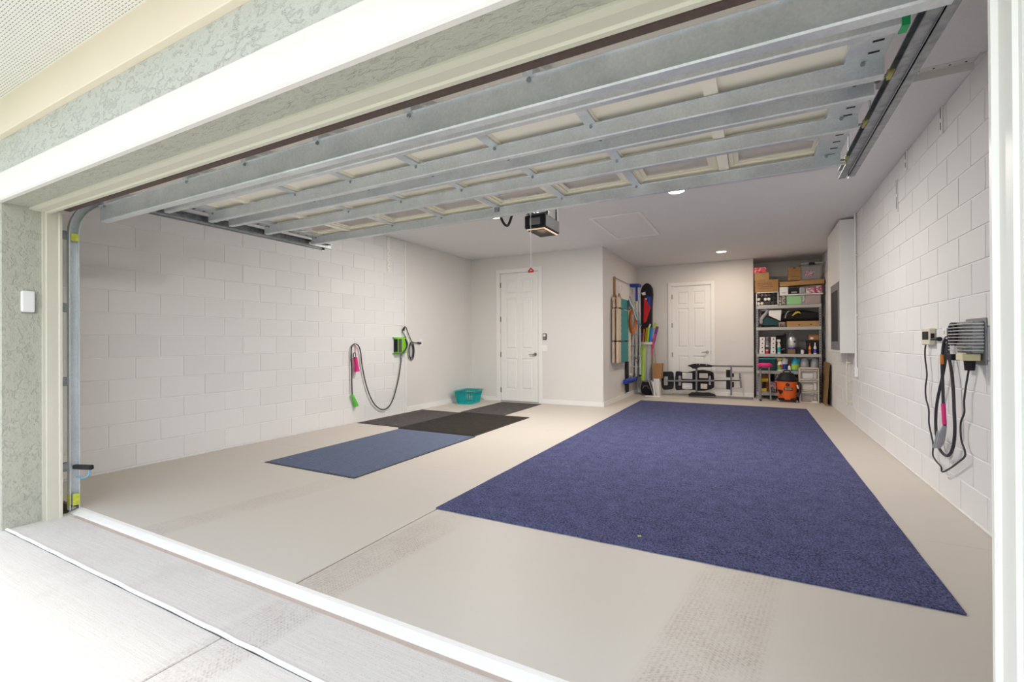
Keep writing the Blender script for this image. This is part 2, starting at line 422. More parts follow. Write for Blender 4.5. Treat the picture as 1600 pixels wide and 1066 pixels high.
# concrete block walls: every block is its own piece, sharing three meshes
def block_wall(name, xw, side, y0, y1, z_top, ytarget, far_parity, pitch, bx0, bx1):
    root = sroot(name, (xw, (y0+y1)/2, 0))
    s = side
    xa, xb = (bx0, bx1)
    B(xa, xb, 1.369, y0, -.1, z_top).build('mortar_bed', m_mortar, root)
    B(xa, xb, y0, y1, -.1, z_top).build('mortar_bed', m_mortar, root)
    depth = .0045
    meshes = {}
    def block(yc0, yc1, z0, z1):
        key = (round(yc1-yc0, 3), round(z1-z0, 3))
        if key not in meshes:
            L, H = key
            mb = MB(); e = .003
            a, b, c, d = -L/2, L/2, -H/2, H/2
            back = [(0,a,c),(0,b,c),(0,b,d),(0,a,d)]
            fr = [(s*depth,a+e,c+e),(s*depth,b-e,c+e),(s*depth,b-e,d-e),(s*depth,a+e,d-e)]
            me = bpy.data.meshes.new('concrete_block'); vs = back+fr
            fs = [(4,5,6,7),(0,1,5,4),(1,2,6,5),(2,3,7,6),(3,0,4,7),(3,2,1,0)]
            if s < 0: fs = [tuple(reversed(f)) for f in fs]
            me.from_pydata(vs, [], fs); me.materials.append(m_block); meshes[key] = me
        o = bpy.data.objects.new('concrete_block', meshes[key]); sc.collection.objects.link(o); hang(o, root)
        o.location = Vector(o.location)+Vector((xw-s*.0008+random.uniform(-.0008,.0008), (yc0+yc1)/2, (z0+z1)/2))
    ch = .2035
    for k in range(-1, 14):
        z0 = .02+k*ch; z1 = z0+ch
        z0c, z1c = max(z0, 0)+.003, min(z1, z_top)-.003
        if z1c-z0c < .012: continue
        off = ytarget + (pitch/2 if (k % 2) != far_parity else 0)
        n = math.floor((y0-off)/pitch); y = off+n*pitch
        while y < y1:
            a, b = max(y, y0)+.0035, min(y+pitch, y1)-.0035
            if b-a > .03: block(a, b, z0c, z1c)
            y += pitch
    return root
wl = block_wall('wall_left', XL, 1, YF, 5.98, ZC, 2.19, 0, .4115, XL-.25, XL-.001)
wr = block_wall('wall_right', XR, -1, 2.65, YN, ZC, 3.94, 1, .4035, XR+.001, XR+.25)
B(XR, XR+.25, YF, 2.65, -.1, ZC).build('wall_segment', m_mortar, wr)
# drywall part of the left wall
B(XL-.25, XL+.012, 5.98, YB+.02, -.1, ZC).build('drywall', m_dry, wl)
B(XL-.01, XL+.022, 5.955, 5.99, 0, ZC).build('corner_bead', m_wpaint, wl)
struct(B(XL+.012, XL+.026, 5.99, YB, 0, .09).build('baseboard_left', m_wpaint, bevel=.003))
# back wall with door 1, side wall, rear wall with door 2, nook
D1 = (-4.45, -3.632, 2.515)   # x0 x1 ztop of door leaf 1
D2 = (-1.60, -.815, 2.37)
def pierced(name, x0, x1, y, th, d, z_top, mat):
    r = sroot(name, ((x0+x1)/2, y, 0))
    g = .02
    B(x0, d[0]-g, y, y+th, -.1, z_top).build('wall_segment', mat, r)
    B(d[1]+g, x1, y, y+th, -.1, z_top).build('wall_segment', mat, r)
    B(d[0]-g, d[1]+g, y, y+th, d[2]+g, z_top).build('wall_segment', mat, r)
    return r
pierced('wall_back', XL-.1, XS, YB, .12, D1, ZC, m_dry)
struct(B(XS-.12, XS, YB+.12, YB2+.12, -.1, ZC).build('wall_side', m_dry))
pierced('wall_rear', XS-.12, 0.0, YB2, .12, D2, ZC, m_dry)
struct(B(-.12, 0.0, YB2+.12, YN, -.1, ZC).build('wall_nook_side', m_dry))
struct(B(-.12, XR+.25, YN, YN+.12, -.1, ZC).build('wall_nook_back', m_dry))
struct(B(XL-.1, XS-.12, YB+1.6, YB+1.7, -.1, ZC).build('wall_behind_door', m_dry))
bb = .085
def baseb(n, x0, x1, y0, y1): struct(B(x0, x1, y0, y1, 0, bb).build(n, m_wpaint, bevel=.003))
baseb('baseboard_back', XL+.026, D1[0]-.085, YB-.014, YB)
baseb('baseboard_back_right', D1[1]+.085, XS+.014, YB-.014, YB)
baseb('baseboard_side', XS, XS+.014, YB, YB2)
baseb('baseboard_rear', XS+.014, D2[0]-.08, YB2-.014, YB2)
baseb('baseboard_rear_right', D2[1]+.08, 0.0, YB2-.014, YB2)
struct(B(XL-.25, XR+.25, 1.369, YN+.12, ZC, ZC+.12).build('ceiling', m_ceil))
struct(B(XL-.25, XR+.25, YF-.6, YN+.3, ZC+.14, ZC+.25).build('roof_deck', m_boardb))

def six_panel_door(name, d, y, handle_x, hinge_side):
    x0, x1, zt = d; H = zt; W = x1-x0
    r = sroot(name, ((x0+x1)/2, y, 0))
    # frame: jambs and casing
    mb = MB(); c = .075; g = .012
    for (a, b, z0, z1) in ((x0-g-c, x0-g, 0, zt+g+c), (x1+g, x1+g+c, 0, zt+g+c), (x0-g, x1+g, zt+g, zt+g+c)): mb.box(a, b, y-.018, y, z0, z1)
    mb.build('casing', m_wpaint, r, bevel=.005)
    mb = MB()
    mb.box(x0-.02, x0-.004, y, y+.11, 0, zt+.02).box(x1+.004, x1+.02, y, y+.11, 0, zt+.02).box(x0-.02, x1+.02, y, y+.11, zt+.004, zt+.02)
    mb.build('jamb', m_wpaint, r)
    yd = y+.012
    leaf = B(x0, x1, yd+.01, yd+.04, .012, zt).build('door_leaf', m_wpaint, r)
    mb = MB()   # stiles and rails proud of the recessed ground
    st = .115; mid = .10
    cx = (x0+x1)/2
    rails = [(.012, .24), (.845, 1.03), (zt-.49, zt-.405), (zt-.12, zt)]
    for a, b in ((x0, x0+st), (x1-st, x1)): mb.box(a, b, yd, yd+.01, .012, zt)
    mb.box(cx-mid/2, cx+mid/2, yd, yd+.01, .012, zt)
    for a, b in rails: mb.box(x0+st, cx-mid/2, yd, yd+.01, a, b).box(cx+mid/2, x1-st, yd, yd+.01, a, b)
    mb.build('stile_and_rail', m_wpaint, leaf, bevel=.004)
    for px0, px1 in ((x0+st, cx-mid/2), (cx+mid/2, x1-st)):
        for z0, z1 in ((.24, .845), (1.03, zt-.49), (zt-.405, zt-.12)):
            i = .022; j = .035
            MB().loft([[(px0+i,yd+.0105,z0+i),(px1-i,yd+.0105,z0+i),(px1-i,yd+.0105,z1-i),(px0+i,yd+.0105,z1-i)],
                       [(px0+j,yd+.002,z0+j),(px1-j,yd+.002,z0+j),(px1-j,yd+.002,z1-j),(px0+j,yd+.002,z1-j)]]).build('raised_panel', m_wpaint, leaf)
    hz = [.22, .92, 1.62, zt-.22] if zt > 2.45 else [.2, .87, 1.52, zt-.22]
    for z in hz:
        mb = MB().cyl((x0-.006, yd-.008, z-.05), (x0-.006, yd-.008, z+.05), .007, n=8)
        mb.box(x0-.014, x0+.012, yd-.003, yd+.001, z-.05, z+.05).build('hinge', m_nickel, r)
    hx = x1-.065; z = .93
    h = MB().cyl((hx, yd-.012, z), (hx, yd, z), .032, n=16).cyl((hx, yd-.05, z), (hx, yd, z), .011, n=10)
    h.tube([(hx, yd-.05, z), (hx-.05, yd-.052, z+.002), (hx-.115, yd-.045, z-.004)], [.010,.009,.007], 8).build('lever_handle', m_nickel, r, smooth=True)
    B(x1-.002, x1+.006, yd-.004, yd+.004, z-.04, z+.04).build('strike_plate', m_nickel, r)
    B(x0-.012, x1+.012, y-.02, y+.08, -.004, .010).build('threshold', m_midgrey, r, bevel=.003)
    return r
six_panel_door('door_1', D1, YB, 0, 0)
six_panel_door('door_2', D2, YB2, 0, 0)

# front of the house
fw = sroot('wall_front', (-1.9, 1.2, 0))
ZH = 2.07                     # underside of the header
B(OL-2.6, OL, 1.085, 1.368, -.06, 2.95).build('column', m_stucco, fw, bevel=.005)
B(OR, OR+2.6, 1.085, 1.368, -.06, 2.95).build('column', m_stucco, fw, bevel=.005)
B(OL, OR, 1.085, 1.31, ZH, 2.95).build('header', m_stucco, fw)
B(OL-2.6, OR+2.6, 1.08, 1.086, 2.2, 2.6).build('facade_stucco', m_stucco2, fw)
struct(B(OL-2.6, OR+2.6, 1.06, 1.098, ZH-.004, 2.24).build('trim_1', m_band, bevel=.008), 'smooth pale stucco band along the header edge')
struct(B(OL-2.6, OR+2.6, 1.045, 1.099, 2.455, 2.70).build('trim_2', m_frieze, bevel=.004), 'cream frieze board under the soffit')
so_ = sroot('soffit', (-2, .8, 2.67))
for i in range(26):
    x0 = -6.8+i*.305
    B(x0, x0+.303, .30, 1.045, 2.668, 2.68).build('soffit_panel', m_soffit, so_)
B(OL-2.6, OR+2.6, .27, .30, 2.62, 2.85).build('fascia_board', m_frieze, so_)
B(OL-2.6, OR+2.6, .27, 1.1, 2.85, 2.95).build('eave_roof', m_boardb, so_)
# jamb and head trim boards with stop
def jamb_profile(sgn, X, mat):
    p = [(X, 1.275), (X+sgn*.022, 1.275), (X+sgn*.022, 1.288), (X+sgn*.030, 1.292), (X+sgn*.030, 1.350), (X+sgn*.040, 1.356), (X+sgn*.040, 1.368), (X, 1.368)]
    return MB().prism(p, 'xy', -.024, ZH)
struct(jamb_profile(1, OL, m_jamb).build('trim_3', m_jamb), 'painted wooden jamb board at the left of the opening')
struct(jamb_profile(-1, OR, m_jambw).build('trim_4', m_jambw), 'white painted jamb board at the right edge')
p = [(1.215, ZH), (1.215, ZH-.010), (1.24, ZH-.016), (1.285, ZH-.016), (1.292, ZH-.024), (1.312, ZH-.024), (1.312, ZH)]
struct(MB().prism(p, 'yz', OL, OR).build('trim_5', m_jamb), 'painted head board over the garage opening')

# ================================================================== GARAGE DOOR (open, overhead)
gx0, gx1 = -4.2, .47
SX = [-3.645+.5795*k for k in range(7)]       # stile lines
gd = thing('garage_door', 'white overhead sectional garage door, open, seen from below with galvanised struts', 'garage door', (-1.865, 2.4, 2.2))
def tf(y, dz):
    """point of the first (tilted) section: y along it, dz up from its inner face"""
    return y, 2.172+(y-1.42)*.24+dz
ZI = 2.297
secs = [(1.955, 2.415), (2.425, 2.905), (2.915, 3.455)]
# first, tilted section
s1 = MB().prism([tf(1.415,.03), tf(1.945,.03), tf(1.945,.042), tf(1.415,.042)], 'yz', gx0, gx1).build('door_section', m_panel, gd)
MB().prism([tf(1.415,-.006), tf(1.455,-.006), tf(1.455,.03), tf(1.415,.03)], 'yz', gx0, gx1).build('bottom_rail', m_panel, s1)
MB().prism([(1.372,2.10), (1.380,2.086), (1.412,2.084), (1.426,2.10), (1.430,2.18), (1.395,2.18)], 'yz', gx0-.01, gx1+.01).build('bottom_seal', m_seal, s1)
for x in SX[1:6]:
    MB().prism([tf(1.455,0), tf(1.945,0), tf(1.945,.03), tf(1.455,.03)], 'yz', x-.028, x+.028).build('stile', m_galv, s1)
for a, b in ((gx0, gx0+.11), (gx1-.11, gx1)):
    MB().prism([tf(1.43,-.002), tf(1.945,-.002), tf(1.945,.03), tf(1.43,.03)], 'yz', a, b).build('end_stile', m_galv, s1)
for i, (y0, y1) in enumerate(secs):
    last = i == 2
    if not last:
        sec = B(gx0, gx1, y0, y1, ZI+.03, ZI+.042).build('door_section', m_panel, gd)
    else:
        mb = MB(); wy0, wy1 = y0+.085, y1-.095
        mb.box(gx0, gx1, y0, wy0, ZI+.03, ZI+.042).box(gx0, gx1, wy1, y1, ZI+.03, ZI+.042)
        edges = [gx0]+SX+[gx1]
        prev = gx0
        for k in range(8):
            c0 = edges[k]; c1 = edges[k+1]; wx0, wx1 = c0+.055 + (.06 if k == 0 else 0), c1-.055-(.06 if k == 7 else 0)
            mb.box(prev, wx0, wy0, wy1, ZI+.03, ZI+.042); prev = wx1
        mb.box(prev, gx1, wy0, wy1, ZI+.03, ZI+.042)
        sec = mb.build('door_section', m_panel, gd)
        for k in range(8):
            c0 = edges[k]; c1 = edges[k+1]; a, b = c0+.055+(.06 if k == 0 else 0), c1-.055-(.06 if k == 7 else 0)
            fr = MB()
            for e, z in ((0, -.005), (.028, .004)):
                o_ = -.022+e; q = o_+.030
                A0, A1, B0, B1 = a+o_, b-o_, wy0+o_, wy1-o_
                for bx in ((A0, A1, B0, B0+.03), (A0, A1, B1-.03, B1), (A0, A0+.03, B0+.03, B1-.03), (A1-.03, A1, B0+.03, B1-.03)):
                    fr.box(*bx, ZI+.012+z+.008, ZI+.03+e*.2)
            wf = fr.build('window_frame', m_wframe, gd, bevel=.003)
            B(a+.012, b-.012, wy0+.012, wy1-.012, ZI+.037, ZI+.040).build('pane', m_glass, wf)
            # decorative arch insert above the glass
            n = 14; mx = (a+b)/2; top = []
            kk = k % 4
            for j in range(n+1):
                x = a+.01+(b-a-.02)*j/n
                u = (kk+j/n)/4*2-1
                top.append((x, wy1-.02-(wy1-wy0-.06)*math.sqrt(max(0, 1-u*u*.96))*.80))
            ring = top+[(b-.01, wy1-.005), (a+.01, wy1-.005)]
            MB().prism(ring, 'xy', ZI+.052, ZI+.056).build('arch_insert', m_arch, wf)
    # rails along the section edges
    B(gx0, gx1, y0, y0+.022, ZI+.018, ZI+.03).build('edge_rail', m_panel, sec)
    B(gx0, gx1, y1-.022, y1, ZI+.018, ZI+.03).build('edge_rail', m_panel, sec)
    for k, x in enumerate(SX):
        if k in (0, 6):
            B(x-.03, x+.03, y0+.022, y1-.022, ZI+.006, ZI+.03).build('stile', m_panel, sec)
            continue
        B(x-.028, x+.028, y0+.002, y1-.002, ZI-.001, ZI+.03).build('stile', m_galv, sec)
        for sx_ in (-.033, .029): B(x+sx_, x+sx_+.004, y0+.022, y1-.022, ZI+.01, ZI+.03).build('stile_edge', m_panel, sec)
    for a, b in ((gx0, gx0+.135), (gx1-.135, gx1)):
        es = B(a, b, y0+.002, y1-.002, ZI-.002, ZI+.03).build('end_stile', m_galv, sec)
        xe = b-.045 if b > 0 else a+.045
        for q in range(5):
            yy = y0+.07+q*(y1-y0-.14)/4
            B(xe-.018, xe+.018, yy-.006, yy+.006, ZI-.0035, ZI-.0015).build('slot', m_black, gd)
def strut(ya, depth_y, zb, zt, x0=gx0, x1=gx1, lip=.012, name='strut'):
    t = .0025
    p = [(ya-lip, zt), (ya, zt), (ya, zb+.006), (ya+.006, zb), (ya+depth_y-.006, zb), (ya+depth_y, zb+.006), (ya+depth_y, zt), (ya+depth_y+lip, zt),
         (ya+depth_y+lip, zt-t), (ya+depth_y-t, zt-t)]
    p = [(ya-lip, zt-t), (ya-t*0, zt-t), (ya, zb+.006), (ya+.006, zb), (ya+depth_y-.006, zb), (ya+depth_y, zb+.006), (ya+depth_y, zt-t), (ya+depth_y+lip, zt-t),
         (ya+depth_y+lip, zt), (ya+depth_y-t, zt), (ya+depth_y-t, zb+.008), (ya+depth_y-.008, zb+t), (ya+.008, zb+t), (ya+t, zb+.008), (ya+t, zt), (ya-lip, zt)]
    return MB().prism(p, 'yz', x0, x1).build(name, m_galv, gd)
strut(1.575, .055, 2.052, 2.165)                     # big bottom strut on brackets
for x in SX[1:6]+[gx0+.08, gx1-.08]:
    B(x-.02, x+.02, 1.56, 1.64, 2.16, 2.215).build('strut_bracket', m_galv, gd)
    MB().cyl((x, 1.565, 2.15), (x, 1.572, 2.15), .008, n=8).build('bolt', m_galvd, gd)
strut(1.985, .045, 2.222, ZI)
for ya in (2.325, 2.50, 2.845, 3.385): strut(ya, .042, 2.222, ZI)
B(gx1-.022, gx1+.001, 1.982, 2.032, 2.219, ZI+.001).build('green_paint_mark', m_greenpaint, gd)
for ya in (2.325, 2.50, 2.845, 3.385):
    for x in SX[1:6]+[gx1-.07, gx0+.07]:
        MB().cyl((x, ya-.006, ZI-.012), (x, ya+.002, ZI-.012), .009, n=6).build('bolt', m_galvd, gd)
# hinge plates across section joints and rollers at the ends
for y in (1.95, 2.42, 2.91):
    for x in SX[1:6]:
        B(x-.03, x+.03, y-.035, y+.035, ZI-.008, ZI-.001).build('hinge', m_galv, gd)
for y in (1.50, 2.42, 2.91, 3.43):
    for xe, sg in ((gx1, 1), (gx0, -1)):
        z = 2.272 if y > 1.6 else 2.18
        r_ = B(min(xe-sg*.10, xe-sg*.0), max(xe-sg*.10, xe), y-.03, y+.03, z-.002, z+.02).build('roller_bracket', m_galvd if y < 3 else m_galv, gd)
        MB().cyl((xe-sg*.09, y, z-.008), (xe+sg*.045, y, z-.008), .006, n=8).build('roller_stem', m_galvd, r_)
        MB().cyl((xe+sg*.028, y, z-.008), (xe+sg*.05, y, z-.008), .021, n=14).build('roller', m_yellow, r_)
for xe, sg in ((gx1, 1), (gx0, -1)):      # top fixture bar
    MB().obox((xe-sg*.045, 3.40, 2.235), (.15, .02, .016)).build('top_fixture', m_cream, gd, bevel=.003)

# tracks
def sweep(path, prof):
    rings = []
    for i, (y, z) in enumerate(path):
        a = path[max(i-1,0)]; b = path[min(i+1,len(path)-1)]
        d = Vector((b[0]-a[0], b[1]-a[1])).normalized(); n = Vector((d.y, -d.x))     # toward the room's inside
        rings.append([(x, y+n.x*q, z+n.y*q) for q, x in prof])
    return rings
def track(sg, xin, label):
    t = thing('door_track', label, 'door track', (xin, 1.45, 0))
    r = .30; yv = 1.443; zt = 2.245
    arc = [(yv+r-r*math.cos(a), zt-r+r*math.sin(a)) for a in [i*PI/2/10 for i in range(11)]]
    prof = [(-.028, xin), (-.028, xin+sg*.040), (.028, xin+sg*.040), (.028, xin), (.022, xin), (.022, xin+sg*.005), (.0255, xin+sg*.005), (.0255, xin+sg*.0375), (-.0255, xin+sg*.0375), (-.0255, xin+sg*.005), (-.022, xin+sg*.005), (-.022, xin)]
    MB().loft(sweep([(yv, .0), (yv, zt-r)], prof)).build('vertical_rail', m_galv, t)
    MB().loft(sweep(arc, prof)).build('curved_rail', m_galv, t, smooth=True)
    MB().loft(sweep([(yv+r, zt), (3.70, zt+.012)], prof)).build('horizontal_rail', m_galvd, t)
    # angle iron along the outside of the horizontal rail
    xo = xin+sg*.041
    B(min(xo, xo+sg*.004), max(xo, xo+sg*.004), 1.76, 3.62, zt-.035, zt+.045).build('reinforcing_angle', m_galv, t)
    B(min(xo, xo+sg*.036), max(xo, xo+sg*.036), 1.76, 3.62, zt-.035, zt-.031).build('reinforcing_angle', m_galvd, t)
    for y in (2.1, 2.5, 2.9, 3.3): MB().cyl((xo+sg*.004, y, zt-.01), (xo+sg*.012, y, zt-.01), .009, n=6).build('bolt', m_galv, t)
    for z in (.30, .90, 1.42, 1.93):     # jamb brackets
        B(min(xin+sg*.040, xin+sg*.075), max(xin+sg*.040, xin+sg*.075), 1.385, 1.47, z-.03, z+.03).build('jamb_bracket', m_galvd, t, bevel=.003)
    for y in (3.0, 3.60):               # perforated hangers up to the ceiling
        h = B(min(xo, xo+sg*.003), max(xo, xo+sg*.003), y-.016, y+.016, zt-.05 if y > 3.3 else zt, ZC).build('hanger', m_galvd, t)
    return t
tl = track(-1, gx0-.035, 'left galvanised door track, curving up beside the left jamb')
tr = track(1, gx1+.030, 'right galvanised door track with angle iron, hung near the right wall')
B(gx0-.076, gx0-.031, 1.414, 1.416, .035, .11).build('paint_mark', m_yelpaint, tl)
B(gx0-.034, gx0-.031, 1.43, 1.468, .03, .11).build('paint_mark', m_yelpaint, tl)
B(gx0-.034, gx0-.031, 1.425, 1.465, 1.89, 1.94).build('paint_mark', m_yelpaint, tl)
MB().lathe([(.015,0), (.022,.004), (.022,.02), (.012,.026)], (gx0-.06, 1.44, .0)).build('foot_plate', m_galvd, tl)
# safety sensor by the left track
t = thing('safety_sensor', 'black door safety sensor with blue wire beside the left track foot', 'sensor', (-4.15, 1.44, .2))
MB().obox((-4.10, 1.44, .315), (.26, .03, .032), (0, math.radians(-6), 0)).build('housing', m_black, t, bevel=.008, seg=2)
MB().tube(smooth_path([(-4.03, 1.45, .31), (-4.04, 1.45, .265), (-4.12, 1.45, .235), (-4.22, 1.45, .23)]), .006, 6).build('wire', m_bluew, t, smooth=True)
# white device on the left column
t = thing('garage_keypad', 'white plastic keypad box on the stucco column', 'keypad', (OL, 1.205, 1.37))
B(OL, OL+.022, 1.172, 1.240, 1.375, 1.515).build('cover', m_white, t, bevel=.012, seg=3)
B(OL-.0, OL+.008, 1.178, 1.246, 1.368, 1.50).build('back_plate', m_midgrey, t)

# ================================================================== OPENER, CEILING ITEMS
t = thing('garage_door_opener', 'black garage door opener hanging from the ceiling with pull cord', 'door opener', (-1.865, 4.2, ZC))
B(-1.985, -1.76, 4.06, 4.42, 2.27, 2.40).build('housing', m_black, t, bevel=.012, seg=2)
B(-1.97, -1.775, 4.075, 4.405, 2.258, 2.27).build('light_lens', m_glow, t, bevel=.004)
B(-1.96, -1.79, 4.085, 4.39, 2.254, 2.2585).build('bottom_plate', m_black, t)
B(-1.93, -1.815, 4.053, 4.06, 2.30, 2.37).build('front_plate', m_grey, t, bevel=.003)
B(-1.885, -1.845, 1.47, 4.2, 2.392, 2.425).build('rail', m_galvd, t)
B(-1.90, -1.83, 3.56, 3.68, 2.365, 2.392).build('trolley', m_black, t, bevel=.004)
for x in (-1.97, -1.77):
    for y in (4.12, 4.36): B(x-.012, x+.012, y-.002, y+.002, 2.39, ZC).build('hanger', m_galvd, t)
B(-1.99, -1.75, 4.10, 4.14, 2.42, 2.424).build('hanger_bar', m_galvd, t)
MB().tube(smooth_path([(-1.905, 3.40, 2.285), (-1.90, 3.44, 2.215), (-1.895, 3.50, 2.175), (-1.89, 3.56, 2.20), (-1.87, 3.63, 2.37)]), .011, 8).build('door_arm', m_black, t, smooth=True)
B(-1.93, -1.89, 3.37, 3.43, 2.26, 2.30).build('arm_bracket', m_galvd, t)
MB().cyl((-1.865, 3.95, 2.40), (-1.865, 3.95, 1.86), .0028, n=6).build('pull_cord', m_white, t)
MB().tube([(-1.89, 3.95, 1.835), (-1.865, 3.95, 1.862), (-1.84, 3.95, 1.835)], .008, 8).box(-1.892, -1.838, 3.943, 3.957, 1.822, 1.836).build('red_handle', m_red, t)
lo = bpy.data.lights.new('opener_bulb', 'POINT'); lo.energy = OPENER_W; lo.color = (1,.72,.4); lo.shadow_soft_size = .06
lb = bpy.data.objects.new('opener_bulb', lo); sc.collection.objects.link(lb); hang(lb, t); lb.location = Vector(lb.location)+Vector((-1.87, 4.24, 2.18))

hatch = thing('attic_hatch', 'flush attic access panel framed by white trim in the ceiling', 'hatch', (-1.64, 6.8, ZC))
mb = MB(); a0, a1, b0, b1 = -1.99, -1.29, 6.08, 7.52; tw = .045
for bx in ((a0, a1, b0, b0+tw), (a0, a1, b1-tw, b1), (a0, a0+tw, b0+tw, b1-tw), (a1-tw, a1, b0+tw, b1-tw)): mb.box(*bx, ZC-.018, ZC)
mb.build('trim_frame', m_wpaint, hatch, bevel=.004)
B(a0+tw, a1-tw, b0+tw, b1-tw, ZC-.006, ZC).build('hatch_panel', m_ceil, hatch)

for i, (x, y, lab) in enumerate(((-.76, 5.455, 'lit recessed ceiling light just beyond the open garage door, right side'), (-.532, 9.55, 'lit recessed ceiling light near the rear door'), (-3.08, 5.39, 'lit recessed ceiling light behind the door arm, left side'))):
    t = thing('recessed_light', lab, 'ceiling light', (x, y, ZC), 'recessed lights in the garage ceiling')
    n = 28; mb = MB()
    r1, r2 = .085, .105
    rings = [[(x+r*math.cos(2*PI*j/n), y+r*math.sin(2*PI*j/n), z) for j in range(n)] for r, z in ((r1, ZC-.001), (r1, ZC-.010), (r2, ZC-.004), (r2, ZC-.0005))]
    mb.loft(rings, cap=False).build('trim_ring', m_white, t, smooth=True)
    MB().cyl((x, y, ZC-.006), (x, y, ZC-.001), r1, n=28).build('lens', m_lamp, t)
    L = bpy.data.lights.new('bulb', 'AREA'); L.shape = 'DISK'; L.size = .17; L.energy = LAMP_W*(.40 if i == 1 else 1); L.color = (1, .84, .68) if i == 1 else (1, .95, .89)
    lb = bpy.data.objects.new('bulb', L); sc.collection.objects.link(lb); hang(lb, t); lb.location = Vector(lb.location)+Vector((x, y, ZC-.014))

# angle brace across the ceiling, right
t = thing('ceiling_angle_brace', 'long perforated angle brace on the ceiling from door track to right wall', 'brace', (.9, 3.78, ZC))
mb = B(.72, 1.20, 3.74, 3.80, ZC-.004, ZC).box(.72, 1.20, 3.796, 3.80, ZC-.05, ZC)
mb.build('painted_angle', m_paintw, t)
B(.60, .74, 3.735, 3.80, ZC-.008, ZC-.004).build('bare_end', m_galvd, t)
for i in range(6): MB().cyl((.78+i*.075, 3.765, ZC-.006), (.78+i*.075, 3.765, ZC-.0035), .006, n=8).build('screw', m_black, t)
B(1.195, 1.229, 3.70, 3.84, ZC-.012, ZC).build('end_plate', m_paintw, t)

# hurricane straps on the walls
def wall_strap(x, sg, y, z0, z1, label, dark=True, w_=.045):
    t = thing('hurricane_strap', label, 'strap', (x, y, z0))
    pts = [(x+sg*.012, y, z1), (x+sg*.012, y, z0+.05), (x+sg*.012, y-sg*0+.0, z0)]
    B(min(x+sg*.004, x+sg*.016), max(x+sg*.004, x+sg*.016), y-w_/2, y+w_/2, z0, z1).build('strap_plate', m_wpaint, t, bevel=.005, seg=2)
    if dark:
        m_ = (z0+z1)/2
        for a, b in ((z0+.03, m_-.015), (m_+.015, z1-.01)):
            B(min(x+sg*.016, x+sg*.0175), max(x+sg*.016, x+sg*.0175), y-.004, y+.004, a, b).build('slot', m_black, t)
    return t
wall_strap(XR, -1, 4.42, 2.66, 2.86, 'painted metal strap with two slots high on the right wall, nearest the opening')
wall_strap(XR, -1, 5.30, 2.68, 2.86, 'painted metal strap with one slot high on the right wall')
wall_strap(XR, -1, 5.60, 2.39, 2.70, 'narrow painted strap with round bolts below the wall top, right wall', True, .02)
wall_strap(XR, -1, 7.62, 2.66, 2.86, 'painted strap beside the white conduit on the right wall', False)
wall_strap(XR, -1, 9.35, 2.66, 2.86, 'painted strap beyond the electric panel box', False)
wall_strap(XR, -1, 10.1, 2.64, 2.86, 'farthest painted strap on the right wall near the shelves', False)
t = wall_strap(XL, 1, 5.58, 2.29, 2.86, 'long perforated painted strap high on the left block wall', False, .06)
for i in range(7):
    MB().cyl((XL+.016, 5.58+(.012 if i % 2 else -.012), 2.33+i*.05), (XL+.018, 5.58+(.012 if i % 2 else -.012), 2.33+i*.05), .006, n=8).build('nail_hole', m_nickel, t)

# ================================================================== RIGHT WALL
t = thing('electric_panel', 'tall white electric panel housing boxed out from the right wall', 'electric panel', (1.15, 7.9, 1))
B(1.06, XR-.006, 7.74, 8.9, .985, ZC-.03).build('housing', m_wpaint, t, bevel=.006)
d = B(1.052, 1.061, 7.80, 8.55, 1.03, 1.99).build('panel_door', m_grey, t, bevel=.003)
B(1.049, 1.053, 7.90, 8.45, 1.15, 1.88).build('inset_cover', m_black, d)
t = thing('disconnect_switch', 'small grey disconnect box beyond the electric panel', 'switch box', (1.2, 9.3, 1.2))
B(1.13, XR-.004, 9.22, 9.40, 1.23, 1.50).build('box', m_midgrey, t, bevel=.005)
B(1.124, 1.131, 9.24, 9.38, 1.25, 1.47).build('cover', m_grey, t)
t = thing('wall_outlet', 'white outlet plate under the grey disconnect box', 'outlet', (1.22, 9.3, 1.1))
B(XR-.010, XR-.004, 9.26, 9.34, 1.02, 1.14).build('plate', m_white, t, bevel=.002)
for z in (1.05, 1.10): B(XR-.013, XR-.009, 9.285, 9.315, z-.012, z+.012).build('socket', m_cream, t)
t = thing('conduit', 'white vertical conduit ending in an outlet box on the right wall', 'conduit', (1.21, 7.57, .7))
MB().cyl((XR-.022, 7.57, .79), (XR-.022, 7.57, ZC), .014, n=12).build('pipe', m_wpaint, t, smooth=True)
B(XR-.042, XR-.004, 7.53, 7.61, .675, .80).build('outlet_box', m_white, t, bevel=.004)
for z in (.71, .765): B(XR-.045, XR-.041, 7.555, 7.585, z-.012, z+.012).build('socket', m_cream, t)
for z in (1.5, 2.3): MB().obox((XR-.012, 7.57, z), (.016, .07, .02)).build('pipe_clip', m_wpaint, t)
t = thing('conduit', 'thin cream conduit running down below the electric panel', 'conduit', (1.2, 8.0, .2))
MB().cyl((1.17, 8.0, .24), (1.17, 8.0, .99), .011, n=10).build('pipe', m_cream, t, smooth=True)
for z in (.3, .6, .85): MB().obox((1.195, 8.0, z), (.06, .03, .015)).build('pipe_clip', m_cream, t)
t = thing('spool', 'yellow spool hanging at the ceiling beyond the electric panel', 'spool', (1.18, 9.1, 2.6))
MB().cyl((1.20, 9.02, 2.62), (1.20, 9.22, 2.62), .045, n=14).build('winding', m_yel, t)
for y in (9.0, 9.22): MB().cyl((1.20, y, 2.62), (1.20, y+.015, 2.62), .06, n=14).build('flange', m_black, t)
MB().cyl((1.20, 9.12, 2.66), (1.20, 9.12, ZC), .004, n=6).build('hook', m_galvd, t)

